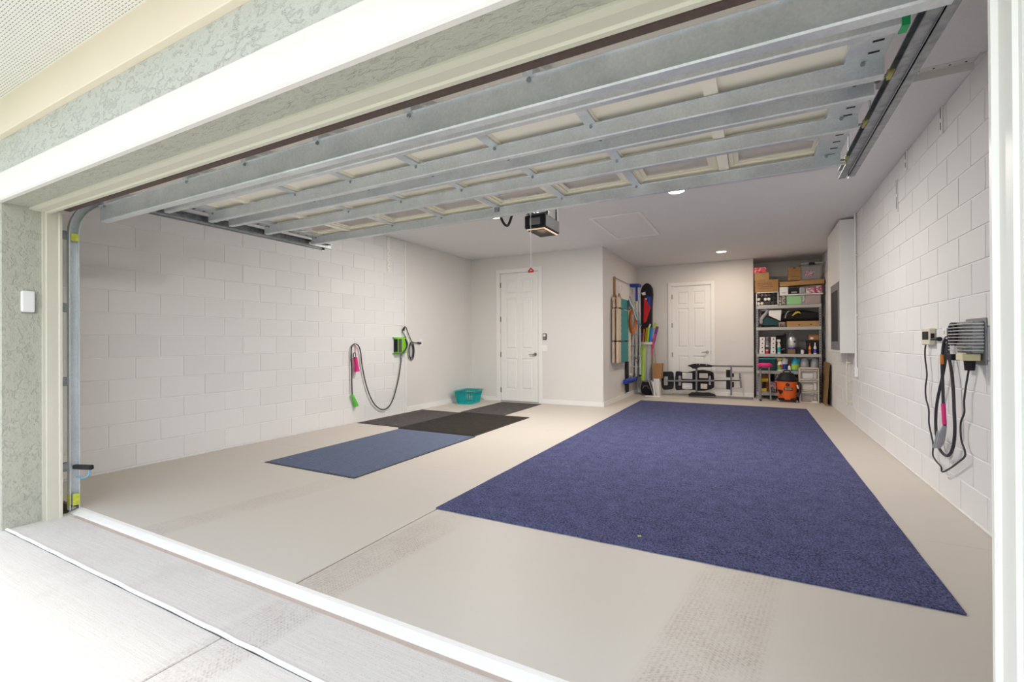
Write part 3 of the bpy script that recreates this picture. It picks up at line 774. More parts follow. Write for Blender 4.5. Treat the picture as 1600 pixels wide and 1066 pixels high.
WX = XR-.0045   # block face
def RW(u, v, off=.03): return at(u, v, 0, WX-off)
C7 = lambda x, y, off=.03: RW(1410+x/3.807, 480+y/3.807, off)
# outlet timer, outlet, charger and cords
a, b = C7(112, 125, .04), C7(160, 225, .04)
t = thing('wall_timer', 'white plug-in wall timer with black display left of the outlet', 'timer', (WX, (a.y+b.y)/2, b.z))
B(WX-.04, WX, min(a.y,b.y)+.0, max(a.y,b.y), b.z, a.z-.005).build('case', m_cream, t, bevel=.006)
B(WX-.042, WX-.039, b.y+.02, a.y-.03, b.z+.04, a.z-.03).build('display', m_black, t)
B(WX-.032, WX-.01, b.y-.003, b.y+.001, b.z+.035, a.z-.045).build('side_display', m_black, t)
t = thing('wall_outlet', 'white outlet plate with black plug between timer and charger', 'outlet', (WX, 4.4, 1.18))
B(WX-.006, WX, 4.36, 4.44, 1.13, 1.25).build('plate', m_white, t, bevel=.002)
for z in (1.165, 1.215): B(WX-.009, WX-.005, 4.385, 4.415, z-.014, z+.014).build('socket', m_cream, t)
t = thing('battery_charger', 'finned grey battery charger with coiled black cords on the right wall', 'battery charger', (WX, 3.9, 1.03))
y0, y1, z0, z1 = 3.73, 3.985, 1.02, 1.285
B(WX-.008, WX, y0-.01, y1+.03, z0-.01, z1+.01).build('back_plate', m_midgrey, t, bevel=.004)
hb = B(WX-.06, WX-.008, y0+.01, y1, z0+.06, z1-.01).build('housing', m_galvd, t, bevel=.004)
for i in range(9):
    z = z0+.075+i*.020
    B(WX-.105, WX-.012, y0-.004, y1-.01, z, z+.006).build('fin', m_alum, hb)
B(WX-.102, WX-.02, y0+.02, y0+.13, z0+.015, z0+.055).build('label_plate', m_label, t, bevel=.003)
B(WX-.10, WX-.02, y1-.05, y1+.045, z0+.01, z0+.05).build('connector_block', m_black, t, bevel=.004)
MB().cyl((WX-.06, y0+.055, z0-.045), (WX-.06, y0+.055, z0+.015), .024, .028, n=12).build('gland', m_black, t)
mb = MB(); yc, zc = 4.02, 1.20        # the cord coil on the side
for k in range(3):
    pts = [(WX-.045-.014*k, yc+.055*math.cos(q), zc+.07*math.sin(q)) for q in [2*PI*j/24 for j in range(24)]]
    mb.tube(pts, .0075, 8, closed=True)
mb.build('coiled_cord', m_rubber, t, smooth=True)
thin = [C7(x, y, .03) for x, y in ((205,190),(175,190),(152,205),(137,235),(135,300),(146,400),(138,470),(140,540),(157,610),(158,690),(172,760),(183,820),(181,880),(200,915),(230,950),(237,980),(280,962),(330,925),(370,890),(370,850),(350,790),(347,690),(368,630),(367,560),(378,470),(390,400),(402,335))]
MB().tube(smooth_path(thin, 4), .0055, 8).build('power_cord', m_rubber, t, smooth=True)
MB().cyl(C7(198,190,.02), C7(222,190,.02), .011, .016, n=10).build('plug', m_black, t)
thick = [C7(x, y, .035) for x, y in ((360,115),(325,108),(295,125),(277,165),(272,215),(272,270),(285,340),(297,420),(304,520),(308,620),(312,720),(306,810),(290,865),(265,885),(238,868),(215,830),(203,770),(198,690),(202,600),(215,520),(235,430),(252,340),(262,260),(264,215))]
MB().tube(smooth_path(thick, 4), .0095, 8).build('output_cord', m_rubber, t, smooth=True)
drop = [C7(x, y, .05) for x, y in ((262,180),(246,215),(238,290),(236,360),(240,460),(243,570),(245,640),(252,705))]
MB().tube(smooth_path(drop, 4), .0095, 8).build('output_cord', m_rubber, t, smooth=True)
MB().tube([C7(238,282,.05), C7(236,338,.05)], .0125, 10).build('orange_band', m_orband, t, smooth=True)
MB().tube([C7(243,575,.05), C7(251,700,.05)], .0125, 10).build('pink_band', m_pink, t, smooth=True)
MB().tube([C7(252,708,.05), C7(240,745,.05), C7(225,800,.05), C7(212,832,.05)], [.012,.020,.024,.016], 10).build('grey_connector', m_gtrans, t, smooth=True)
MB().tube([C7(215,740,.05), C7(190,835,.05)], .010, 8).build('grey_connector', m_gtrans, t, smooth=True)
MB().cyl(C7(263,185,0), C7(263,185,.06), .006, n=8).build('wall_hook', m_white, t)

# ================================================================== LEFT WALL
LX = XL+.004
C8 = lambda x, y, off=.03: at(530+x/6.27, 490+y/6.27, 0, LX+off)
t = thing('battery_charger', 'lime green battery charger on the left wall with long hanging black cord', 'battery charger', (LX, 5.85, 1.0))
a, b = C8(562, 240, .06), C8(650, 385, .06)
y0, y1, z0, z1 = a.y, b.y, b.z, a.z
B(LX, LX+.09, y0+.0, y1, z0, z1).build('housing', m_lime, t, bevel=.008, seg=2)
B(LX+.005, LX+.085, y0-.004, y0+.004, z0+.02, z1-.02).build('vent_face', m_black, t)
B(LX+.088, LX+.094, y0+.015, y0+.085, z0+.015, z1-.02).build('vent_face', m_black, t)
for q in range(5): B(LX+.093, LX+.097, y0+.02+q*.013, y0+.025+q*.013, z0+.02, z1-.03).build('grille_bar', m_grey, t)
B(LX+.0, LX+.03, y0-.03, y1+.05, z1, z1+.012).build('mounting_rail', m_green, t)
B(LX+.0, LX+.03, y0-.03, y1+.02, z0-.012, z0).build('mounting_rail', m_green, t)
MB().tube(smooth_path([C8(650,250,.10), C8(668,300,.11), C8(655,345,.11), C8(625,385,.10)], 5), .014, 8).build('cord_clamp', m_rubber, t, smooth=True)
cord = [C8(x, y) for x, y in ((608,395),(608,430),(602,500),(585,620),(562,720),(535,820),(500,895),(460,932),(430,940),(395,932),(345,888),(300,805),(262,690),(235,570),(220,480),(212,400),(200,340),(180,308),(155,298),(133,308),(118,345),(117,430),(122,560),(124,700),(127,795))]
MB().tube(smooth_path(cord, 4), .0085, 8).build('output_cord', m_rubber, t, smooth=True)
MB().tube([C8(125,795), C8(150,850), C8(168,905)], [.018,.024,.036], 10).build('green_plug', m_green, t, smooth=True)
MB().cyl(C8(611,395), C8(609,432), .010, n=8).build('white_band', m_white, t)
c2 = [C8(x, y) for x, y in ((655,250),(648,225),(628,195),(622,165),(632,140),(645,130),(657,140),(675,190),(700,250),(712,275),(735,285),(770,287))]
MB().tube(smooth_path(c2, 4), .0065, 8).build('power_cord', m_rubber, t, smooth=True)
MB().tube([C8(765,287), C8(800,291)], [.012,.016], 8).build('plug', m_black, t)
MB().tube([C8(640,130,.04), C8(628,165,.04)], [.010,.022], 8).build('plug', m_black, t)
mb = MB()
for k in range(3):
    pts = [C8(710+(25-4*k)*math.cos(q)-3*k, 368+(90-12*k)*math.sin(q), .03+.012*k) for q in [2*PI*j/24 for j in range(24)]]
    mb.tube(pts, .0065, 6, closed=True)
mb.build('coiled_cord', m_rubber, t, smooth=True)
MB().cyl(C8(157,300,-.02), C8(157,300,.05), .006, n=8).build('wall_hook', m_white, t)
t = thing('wrist_light', 'hot pink grip hanging on a strap from the left wall hook', 'flashlight', C8(170, 570))
MB().tube([C8(155,310,.05), C8(156,385,.05)], .006, 6).build('strap', m_red, t)
MB().tube(smooth_path([C8(140,390,.05), C8(140,425,.05), C8(160,430,.05), C8(158,388,.05), C8(140,390,.05)], 3), .006, 6).build('clip', m_black, t)
MB().tube([C8(157,432,.05), C8(164,470,.05), C8(170,520,.05), C8(175,568,.05)], [.030,.027,.031,.038], 12).build('grip', m_pink, t, smooth=True)
t = thing('wall_outlet', 'white outlet plate behind the black plug on the left drywall', 'outlet', (XL+.012, 6.37, 1.1))
B(XL+.012, XL+.018, 6.33, 6.41, 1.10, 1.22).build('plate', m_white, t, bevel=.002)
for z in (1.135, 1.185): B(XL+.018, XL+.021, 6.355, 6.385, z-.012, z+.012).build('socket', m_cream, t)

# ================================================================== BACK WALL ITEMS
t = thing('door_control', 'small dark wall control with lit button right of the white door', 'wall control', (-3.49, YB, 1.3))
B(-3.525, -3.455, YB-.025, YB, 1.205, 1.325).build('case', m_ink, t, bevel=.006)
B(-3.512, -3.468, YB-.028, YB-.025, 1.265, 1.31).build('button', m_whitec, t)
B(-3.512, -3.468, YB-.028, YB-.025, 1.22, 1.25).build('button', m_midgrey, t)
t = thing('light_switch', 'white two-gang light switch plate below the dark wall control', 'light switch', (-3.5, YB, 1.02))
B(-3.56, -3.44, YB-.006, YB, .985, 1.105).build('plate', m_white, t, bevel=.002)
for x in (-3.525, -3.475): B(x-.012, x+.012, YB-.011, YB-.006, 1.015, 1.075).build('rocker', m_wpaint, t)

# laundry basket: tapered, slotted
t = thing('laundry_basket', 'teal plastic laundry basket on the floor in the back left corner', 'basket', (-4.85, 7.5, 0))
bcx, bcy = -4.865, 7.47
def rr(hx, hy, r, z, n=5):
    out = []
    for cx_, cy_, a0_ in ((hx-r, hy-r, 0), (-hx+r, hy-r, 90), (-hx+r, -hy+r, 180), (hx-r, -hy+r, 270)):
        for j in range(n+1):
            a_ = math.radians(a0_+90*j/n); out.append((cx_+r*math.cos(a_), cy_+r*math.sin(a_)))
    rot = math.radians(8)
    return [Vector((bcx+x*math.cos(rot)-y*math.sin(rot), bcy+x*math.sin(rot)+y*math.cos(rot), z)) for x, y in out]
def wall_ring(z0, z1, f0, f1, th=.006):
    r0 = rr(.155*f0, .22*f0, .06, z0); r1 = rr(.155*f1, .22*f1, .06, z1); r2 = rr(.155*f1-th, .22*f1-th, .055, z1); r3 = rr(.155*f0-th, .22*f0-th, .055, z0)
    return MB().loft([r0, r1, r2, r3], closed=True)
B0 = wall_ring(.0, .035, 1.0, 1.03).build('base_band', m_teal, t)
MB().loft([rr(.15,.215,.06,.002), rr(.15,.215,.06,.01)]).build('floor_pan', m_teal, t)
wall_ring(.115, .130, 1.10, 1.115).build('middle_band', m_teal, t)
wall_ring(.205, .235, 1.19, 1.22).build('top_band', m_teal, t)
wall_ring(.232, .248, 1.22, 1.40, .02).build('rim', m_teal, t)
mb = MB(); N = 44
def ringpt(f, z, k):
    pts = rr(.155*f-.003, .22*f-.003, .06, z, 6); L = [0]
    for i in range(len(pts)): L.append(L[-1]+(pts[(i+1) % len(pts)]-pts[i]).length)
    s_ = (k % N)/N*L[-1]
    for i in range(len(pts)):
        if L[i+1] >= s_: return pts[i].lerp(pts[(i+1) % len(pts)], (s_-L[i])/(L[i+1]-L[i]))
    return pts[0]
for k in range(N):
    mb.tube([ringpt(1.02, .03, k), ringpt(1.20, .21, k)], .0078, 5)
mb.build('slatted_side', m_teal, t)

# floor coverings
def mat_thing(name, label, x0, x1, y0, y1, th, mat, border=None, rot=0, z=0):
    t = thing(name, label, 'rug' if 'carpet' in name else 'floor mat', ((x0+x1)/2, (y0+y1)/2, 0))
    bw = .018 if border else 0
    n = 24
    def edge(k, w_): return w_*math.sin(k*2.3)*random.uniform(.3, 1)
    pts = []
    for i in range(n): pts.append((x0+bw+(x1-x0-2*bw)*i/n, y0+bw+edge(i, .002)))
    for i in range(n): pts.append((x1-bw+edge(i, .002), y0+bw+(y1-y0-2*bw)*i/n))
    for i in range(n): pts.append((x1-bw-(x1-x0-2*bw)*i/n, y1-bw+edge(i, .002)))
    for i in range(n): pts.append((x0+bw+edge(i, .002), y1-bw-(y1-y0-2*bw)*i/n))
    MB().prism(pts, 'xy', z+.0005, z+th).build('pile', mat, t)
    if border:
        mb = MB()
        for bx in ((x0, x1, y0, y0+bw+.006), (x0, x1, y1-bw-.006, y1), (x0, x0+bw+.006, y0+bw, y1-bw), (x1-bw-.006, x1, y0+bw, y1-bw)): mb.box(*bx, z+.0003, z+th*.7)
        mb.build('rubber_border', border, t)
    return t
mat_thing('carpet_runner', 'large navy heathered carpet covering the right half of the floor', -1.972, .787, 2.605, 9.22, .009, m_navy, None)
mat_thing('floor_mat', 'blue ribbed mat with black edge, nearest of the four mats', -4.235, -3.03, 2.862, 4.80, .007, m_ribbed, m_rubber)
mat_thing('floor_mat', 'blackish mat in the middle, overlapping the corners of its neighbours', -4.28, -3.055, 4.815, 6.385, .012, m_dark, m_rubber)
mat_thing('floor_mat', 'charcoal mat against the left block wall', -5.10, -4.285, 4.88, 6.35, .007, m_char, m_rubber)
mat_thing('floor_mat', 'charcoal mat in front of the back door, farthest of the four', -4.34, -3.51, 6.392, 7.87, .007, m_char, m_rubber)
tag(MB().obox((at(999,838,2,.01)), (.02,.012,.004), (0,0,.6)).build('leaf', m_yelpaint), 'tiny dry leaf lying on the navy carpet', 'leaf')

# ================================================================== LEFT SIDE OF THE REAR BAY
SW = XS                                     # face of the side wall
S = lambda u, v, off=.0: at(u, v, 0, SW+off)
# wooden rack strip and rod
t = thing('hanging_rack', 'orange wooden strip and thin rod mounted on the side wall above the beach chairs', 'rack', S(958, 440))
a, b = S(958.6, 432.5), S(958.6, 468)
B(SW, SW+.035, a.y-.02, a.y+.03, b.z, a.z).build('wooden_strip', m_woodo, t, bevel=.004)
MB().tube([S(959, 433, .03), S(984, 445, .03)], .007, 6).build('rod', m_midgrey, t)
MB().tube([S(968, 462, .05), S(967.5, 448, .05), S(970, 445, .07), S(972, 449, .08), S(970, 461, .08)], .009, 6).build('hook', m_white, t)
# folded beach chairs hanging flat against the wall
def beach_chair(label, u0, u1, off, fabric):
    t = thing('beach_chair', label, 'folding chair', S(u0, 570, off), 'folded beach chairs on the side wall')
    segs = [(464, 481), (481.5, 533), (534, 568)]
    for i, (v0, v1) in enumerate(segs):
        a = S(u0+.6*(i == 0), v0, off); b = S(u0+.6*(i == 0), v1, off); c = S(u0+5, v0, off)
        w_ = c.y-a.y
        MB().obox((SW+off, a.y+w_/2, (a.z+b.z)/2), (.05, w_*.92, a.z-b.z-.004), (math.radians(2 if i == 0 else -.5), 0, 0)).build('wooden_arm', m_wood, t, bevel=.018, seg=3)
        if fabric:
            y0 = S(u0+5.2, v0, off).y; y1 = S(u1-3, v0, off).y
            B(SW+off-.012, SW+off+.012, y0, y1, b.z+.006, a.z-.006).build('seat_fabric', m_zig, t, bevel=.004)
            y2 = S(u1, v0, off).y
            MB().obox((SW+off-.005, (y1+y2)/2, (a.z+b.z)/2), (.04, y2-y1, a.z-b.z-.004)).build('wooden_arm', m_wood, t, bevel=.012, seg=2)
    a = S(u0+1, 466, off); 
    MB().tube([S(u0+1, 467, off), S(u0+3.5, 459, off), S(u0+6, 467, off)], .012, 8).build('carry_loop', m_woodo, t)
    for v in (481.2, 533.5):
        p = S(u0+3, v, off); MB().cyl((SW+off-.02, p.y, p.z), (SW+off+.03, p.y, p.z), .016, n=10).build('hinge_bolt', m_ink, t)
    return t
beach_chair('folded wooden beach chair nearest the corner, only its arm showing', 957.5, 963.5, .05, False)
beach_chair('folded wooden beach chair with teal zigzag fabric hanging on the side wall', 963.8, 984, .12, True)
# coiled orange extension cord
t = thing('extension_cord', 'coiled orange extension cord hanging between beach chair and ladder', 'cord', S(988, 500, .1))
for k in range(7):
    cu, cv = 988.4+random.uniform(-.6,.6), 502+random.uniform(-1,1)
    ru, rv = 6.2-.45*k, 19.5-1.1*k
    pts = [at(cu+ru*math.sin(q)*(1 if math.sin(q) > 0 else .8), cv-rv*math.cos(q), 0, SW+.14+.012*(k % 3)+.004*k) for q in [2*PI*j/22 for j in range(22)]]
    MB().tube(pts, .011, 6, closed=True).build('cord_loop', m_orcord, t, smooth=True)
MB().tube([at(984, 484, 0, SW+.16), at(988, 479, 0, SW+.16), at(991, 490, 0, SW+.16)], .012, 6).build('hanging_tie', m_red, t)
t = thing('cord_bundle', 'small pale blue rope bundle hanging in front of the ladder', 'rope', S(993, 490, .2))
MB().tube([at(u, v, 0, SW+.22) for u, v in ((985, 470),(988,478),(993,490),(999,503),(1002,509),(998,506),(994,495))], .013, 6).build('rope', m_cyan, t, smooth=True)
MB().tube([at(u, v, 0, SW+.24) for u, v in ((983,466),(985,473),(989,481),(991,489),(995,500))], .012, 6).build('rope', m_whitec, t, smooth=True)
t = thing('hanging_bag', 'crumpled white and blue plastic bag hanging above the orange cord', 'bag', S(985, 476, .2))
MB().tube([at(984, 463, 0, SW+.18), at(985.5, 469, 0, SW+.19), at(987, 476, 0, SW+.2), at(988, 483, 0, SW+.2)], [.012, .05, .065, .02], 8).build('bag_body', m_gcloth, t, smooth=True)
# step ladder
t = thing('step_ladder', 'folded aluminium step ladder with blue top cap hung on the side wall', 'ladder', S(990, 598, .08))
YL = 10.12
def LP(u, v): return at(u, v, 1, YL)
def lrail(name, u0, v0, u1, v1, w_=.05, mat=None, d=.035, y=0):
    a, b = LP(u0, v0), LP(u1, v1); dirn = (b-a)
    ang = math.atan2(dirn.x, -dirn.z)
    MB().obox(((a.x+b.x)/2, YL+y, (a.z+b.z)/2), (w_, d, dirn.length), (0, -ang, 0)).build(name, mat or m_alum, t, bevel=.003)
lrail('side_rail', 986.2, 447, 982.5, 592, .05)
lrail('side_rail', 990.8, 447, 987.5, 588, .045, y=.05)
lrail('side_rail', 995.5, 448, 994, 590, .045)
lrail('side_rail', 998.2, 449, 1000, 586, .04, y=.05)
for v in (458, 472, 488, 505, 522, 539, 556, 573):
    a, b = LP(985, v), LP(999, v-.3); B(a.x, b.x, YL-.045, YL+.01, a.z-.006, a.z+.006).build('step', m_alum, t)
a, b = LP(983.8, 449.5), LP(1000.5, 443.5)
MB().obox(((a.x+b.x)/2, YL, (a.z+b.z)/2), (b.x-a.x, .20, b.z-a.z), (0, .05, 0)).build('top_cap', m_blue, t, bevel=.015, seg=2)
a, b = LP(993.8, 471), LP(997.2, 449); B(a.x, b.x, YL-.05, YL-.03, a.z, b.z).build('blue_label', m_blue, t)
for u, v in ((993.5, 474), (995, 560), (996, 565), (991, 541)): 
    a = LP(u, v); B(a.x-.018, a.x+.018, YL-.055, YL-.035, a.z-.015, a.z+.015).build('bracket', m_yel if v < 500 else m_nickel, t, bevel=.003)
for u, v in ((983, 592), (987.5, 588), (994, 589), (1000, 586)):
    a = LP(u, v); MB().obox((a.x, YL, a.z-.01), (.055, .06, .03)).build('foot', m_black, t, bevel=.004)
# roof rack pad, blue, and black strap
t = thing('strap', 'black webbing strap hanging below the beach chairs', 'strap', S(980, 612, .04))
a, b = S(978.5, 520, .04), S(982.5, 612, .04)
B(SW+.03, SW+.045, a.y, b.y, b.z, a.z).build('webbing', m_blackf, t)
t = thing('clamp_bar', 'dark blue padded clamp bar at the lower end of the black strap', 'clamp', S(985, 600, .1))
MB().tube([at(976.5, 596.5, 0, SW+.08), at(985, 594.5, 0, SW+.10), at(993, 592, 0, SW+.10)], [.045, .06, .045], 10).build('pad', m_blue, t, smooth=True)
MB().tube([at(977, 593, 0, SW+.05), at(978, 601, 0, SW+.05)], .02, 8).build('end_clip', m_black, t)
MB().tube([at(985, 585, 0, SW+.1), at(987, 592, 0, SW+.1)], .03, 8).build('post', m_cream, t)
# snowboard bag standing in the corner
Yk = 10.525
K = lambda u, v, Y=Yk: at(u, v, 1, Y)
t = thing('board_bag', 'black board bag with red diamond and blue patch standing in the corner', 'bag', K(1010, 597, Yk))
pts = [K(*p) for p in ((1001.5, 597), (1000.6, 470), (1000.5, 456), (1003, 448), (1007, 443.5), (1011, 442), (1015, 444), (1018.5, 450), (1019.3, 460), (1018, 480), (1017.2, 597))]
MB().prism([(p.x, p.z) for p in pts], 'xz', Yk, Yk+.16).build('bag_body', m_blackf, t, bevel=.03, seg=3)
def patch(name, uv, mat, dy=.012, Y=Yk, par=None):
    q = [K(u, v, Y) for u, v in uv]
    MB().prism([(p.x, p.z) for p in q], 'xz', Y-dy, Y+.004).build(name, mat, par or t, bevel=.003)
patch('blue_patch', ((1010, 462), (1017.5, 464), (1016.8, 482), (1013, 476)), m_blue, .010)
patch('red_diamond', ((1006, 466), (1008, 465), (1016.5, 481), (1010, 503), (1005.5, 505)), m_red, .014)
patch('white_logo', ((1002, 458), (1008, 456), (1009, 461), (1004, 461.5)), m_whitec, .016)
patch('white_tab', ((1008.5, 466), (1010.8, 466), (1010.8, 468.5), (1008.5, 468.5)), m_cream, .018)
# tall bin with pool noodles
YT = 10.2
T = lambda u, v: at(u, v, 1, YT)
a, b = T(998.5, 597), T(1018, 537)
cx, r_, zb, zt_ = (a.x+b.x)/2, (b.x-a.x)/2, a.z, b.z
cyb = YT+r_
t = thing('storage_bin', 'tall cloudy cylindrical bin with beige rim holding foam noodles', 'bin', (cx, cyb, zb))
MB().lathe([(r_*.86, zb), (r_, zt_), (r_-.006, zt_), (r_*.86-.006, zb+.008), (.001, zb+.008)], (cx, cyb, 0), 26).build('bin_wall', m_clear, t, smooth=True)
mb = MB().lathe([(r_+.02, zt_-.02), (r_+.025, zt_+.035), (r_-.012, zt_+.035), (r_-.012, zt_-.02), (r_+.02, zt_-.02)], (cx, cyb, 0), 26)
mb.build('rim', m_cream, t, smooth=True)
def noodle(label, u0, v0, u1, v1, mat, rad=.032, dy=.0, name='pool_noodle'):
    a = T(u0, v0); b = T(u1, v1); a.y += .10+dy; b.y += .10+dy
    z = zb+.03; d = (b-a); k = (z-a.z)/d.z if abs(d.z) > 1e-4 else 0
    c = a+d*k; lim = r_*.62
    c.x = max(cx-lim, min(cx+lim, c.x)); c.y = cyb+dy*.7
    o = MB().tube([c, a, b], rad, 12).build(name, mat, None, smooth=True)
    tag(o, label, 'pool noodle', 'pool noodles standing in the tall bin')
noodle('lime foam noodle left of the blue one in the tall bin', 1010, 536, 1012.5, 512, m_limef, .026)
noodle('bright blue foam noodle in the middle of the tall bin', 1014.5, 536, 1017, 512, m_blue2, .034, .0)
noodle('purple foam noodle leaning right out of the tall bin', 1018.5, 536, 1025, 510, m_purple, .030, .07)
noodle('magenta foam noodle at the right edge of the tall bin', 1019, 538, 1022, 522, m_magenta, .018, -.02)
noodle('lime foam noodle with its end leaning to the upper right', 1013, 520, 1023, 505, m_limef, .030, .11)
noodle('orange foam stick at the left of the tall bin', 1003, 536, 1005, 514, m_orcord, .018, .0)
noodle('yellow foam stick beside the orange one in the tall bin', 1006, 536, 1009, 512, m_yel, .018, .03)
noodle('dark blue handle sticking out at the left of the tall bin', 1001.5, 536, 1001.5, 520, m_blue, .02, .03)
noodle('white handle tip among the noodles in the tall bin', 1009, 520, 1014, 506, m_whitec, .018, .05)
a = T(1003.5, 592); b = T(1004.5, 541)
tag(MB().tube([(a.x, cyb-r_*.45, zb+.03), (b.x, cyb-r_*.45, zt_-.01)], [.055, .06], 12).build('rolled_mat', m_limef, None, smooth=True), 'lime rolled mat inside the cloudy tall bin', 'rolled mat')
a = T(1011.5, 592); b = T(1013, 541)
tag(MB().tube([(a.x, cyb-r_*.35, zb+.03), (b.x, cyb-r_*.35, zt_-.01)], [.045, .05], 12).build('rolled_mat', m_gtrans, None, smooth=True), 'grey rolled mat inside the cloudy tall bin', 'rolled mat')
# black bag under the bin
t = thing('duffel_bag', 'black rounded bag on the floor under the tall bin', 'bag', (cx+.02, cyb-.02, 0))
a = T(997.5, 617); b = T(1016.5, 600)
rz = zb/2
MB().lathe([(r_*.5, .002), (r_*.98, .03), (r_*1.08, rz), (r_*.95, zb-.03), (r_*.7, zb-.004)], (cx+.02, cyb-.0, 0), 16).build('bag_body', m_blackf, t, smooth=True)
MB().tube([(cx-.06, cyb-r_*1.06, rz), (cx-.02, cyb-r_*1.12, rz+.06), (cx+.05, cyb-r_*1.12, rz+.06), (cx+.08, cyb-r_*1.06, rz)], .01, 6).build('handle', m_grey, t, smooth=True)
# paper bag, white box, leaning boards
Y0 = 10.28
P = lambda u, v, Y=Y0: at(u, v, 1, Y)
def fbox(u0, v0, u1, v1, Y, depth, z0=None):
    a = at(u0, v1, 1, Y); b = at(u1, v0, 1, Y); zt = b.z
    return a.x, b.x, Y, Y+depth, (a.z if z0 is None else z0), zt
x0, x1, ya, yb_, z0, z1 = fbox(1021.5, 592, 1030, 616, 10.16, .28, .0)
t = thing('storage_box', 'white box on the floor under the brown paper bag', 'box', ((x0+x1)/2, ya, 0))
MB().box(x0, x1, ya, yb_, 0, z1-.004).build('box_body', m_whitec, t, bevel=.004)
B(x0-.004, x1+.004, ya-.004, yb_, z1-.05, z1-.002).build('lid', m_white, t, bevel=.003)
p0, p1, ya, yb_, q0, q1 = fbox(1019.8, 568.5, 1034, 592, 10.16, .24, z1)
t = thing('paper_bag', 'brown paper bag with tan cord handles standing on the white box', 'bag', ((p0+p1)/2, ya, z1))
MB().loft([[(p0+.01, ya, z1), (p1-.02, ya, z1), (p1-.02, yb_, z1), (p0+.01, yb_, z1)], [(p0, ya, q1), (p1, ya+.02, q1), (p1, yb_-.02, q1), (p0, yb_, q1)]]).build('bag_body', m_card, t)
MB().tube([P(1020, 569, 10.3), P(1020, 545, 10.3), P(1021.5, 538, 10.3), P(1023, 552, 10.3), P(1025, 569, 10.3)], .007, 6).build('handle', m_strap, t, smooth=True)
MB().tube([P(1019, 570, 10.32), P(1019, 552, 10.32), P(1020, 542, 10.32)], .010, 6).build('handle', m_strap, t, smooth=True)
def leaner(label, u0, u1, v0, v1, mat, Y, lean=.10, name='leaning_board'):
    a = at(u0, v1, 1, Y); b = at(u1, v0, 1, Y)
    mb = MB().prism([(a.x+lean+.00, .001), (a.x+lean+.024, .001), (a.x+.024, b.z), (a.x, b.z)], 'xz', Y, Y+.13)
    o = mb.build(name, mat, None, bevel=.002); tag(o, label, 'board', 'boards leaning beside the black bag'); return o
leaner('grey framed board leaning right beside the black bag, leftmost', 1013, 1016, 596, 617, m_gcloth, 10.03, .10)
leaner('second grey board leaning beside the black bag', 1016, 1019, 595, 617, m_gtrans, 10.03, .10)
leaner('cream board leaning just left of the white box', 1018.8, 1021, 597, 617, m_whitec, 9.98, .04)
a = at(1011, 618, 2, 0); b = at(1036, 619, 2, 0)
tag(B(a.x, b.x-.02, a.y-.25, a.y-.12, .001, .018).build('floor_board', m_whitec, bevel=.003), 'thin white board lying flat on the floor below the leaning boards', 'board')

# ================================================================== WEIGHT BENCH, lying on its side along the rear wall
YW = 10.36
W = lambda u, v, Y=YW: at(u, v, 1, Y)
t = thing('weight_bench', 'grey framed weight bench with black pads tipped on its side against the rear wall', 'weight bench', W(1100, 618))
def bar(name, p, q, th, mat, Y=YW, d=.05):
    a, b = W(*p, Y), W(*q, Y); v = b-a; L = math.hypot(v.x, v.z); ang = math.atan2(v.z, v.x)
    return MB().obox(((a.x+b.x)/2, Y, (a.z+b.z)/2), (L, d, th), (0, -ang, 0)).build(name, mat, t, bevel=.006, seg=2)
bar('top_tube', (1076, 571.3), (1177, 572.8), .032, m_grey)
z_ = W(1100, 618).z
B(W(1077, 617).x, W(1177, 617).x, YW-.12, YW-.07, .012, .052).build('floor_tube', m_grey, t, bevel=.006)
bar('upright', (1088.3, 573), (1088.3, 618.5), .036, m_grey, YW-.03)
bar('upright', (1142.6, 572), (1142.6, 617.5), .034, m_grey, YW-.03)
bar('center_tube', (1040, 595.2), (1117, 595.0), .032, m_grey, YW-.04)
bar('center_tube', (1116, 595), (1157, 594.6), .022, m_black, YW-.04, .03)
bar('end_bar', (1155.8, 583), (1158, 606), .034, m_grey, YW-.04)
def pad(poly, Y=YW+.05, d=.06):
    q = [W(u, v, Y) for u, v in poly]
    return MB().prism([(p.x, p.z) for p in q], 'xz', Y, Y+d).build('pad', m_blackf, t, bevel=.012, seg=2)
C9 = lambda x, y: (1020+x/9.41, 550+y/9.41)
pad([C9(*p) for p in ((150,292),(275,290),(300,310),(308,420),(300,535),(280,550),(165,560),(140,535),(122,470),(120,380),(135,310))])
pad([C9(*p) for p in ((335,290),(370,285),(440,300),(520,300),(600,280),(640,280),(640,570),(600,560),(500,550),(420,558),(350,568),(330,540),(325,420))])
pad([C9(*p) for p in ((640,272),(740,268),(830,282),(890,305),(900,420),(900,525),(860,548),(760,572),(640,575))], YW+.045)
for (x0_, y0_, x1_, y1_), m_ in (((435,310,580,395), m_whitec), ((435,460,580,540), m_whitec), ((682,318,808,382), m_cream), ((705,470,800,540), m_cream)):
    a, b = W(*C9(x0_, y1_), YW+.045), W(*C9(x1_, y0_), YW+.045)
    l_ = B(a.x, b.x, YW+.0395, YW+.0455, a.z, b.z).build('paper_label', m_, t)
    for q in range(3):
        zz = a.z+(b.z-a.z)*(.25+.25*q); B(a.x+.01, b.x-.012-.01*q, YW+.038, YW+.0396, zz-.0015, zz+.0015).build('printed_line', m_ink, l_)
for x0_, y0_, x1_, y1_ in ((165,362,225,490), (378,352,418,495), (822,352,858,490)):
    a, b = W(*C9(x0_, y1_), YW+.03), W(*C9(x1_, y0_), YW+.03)
    B(a.x, b.x, YW+.0, YW+.045, a.z, b.z).build('pad_bracket', m_midgrey, t, bevel=.008)
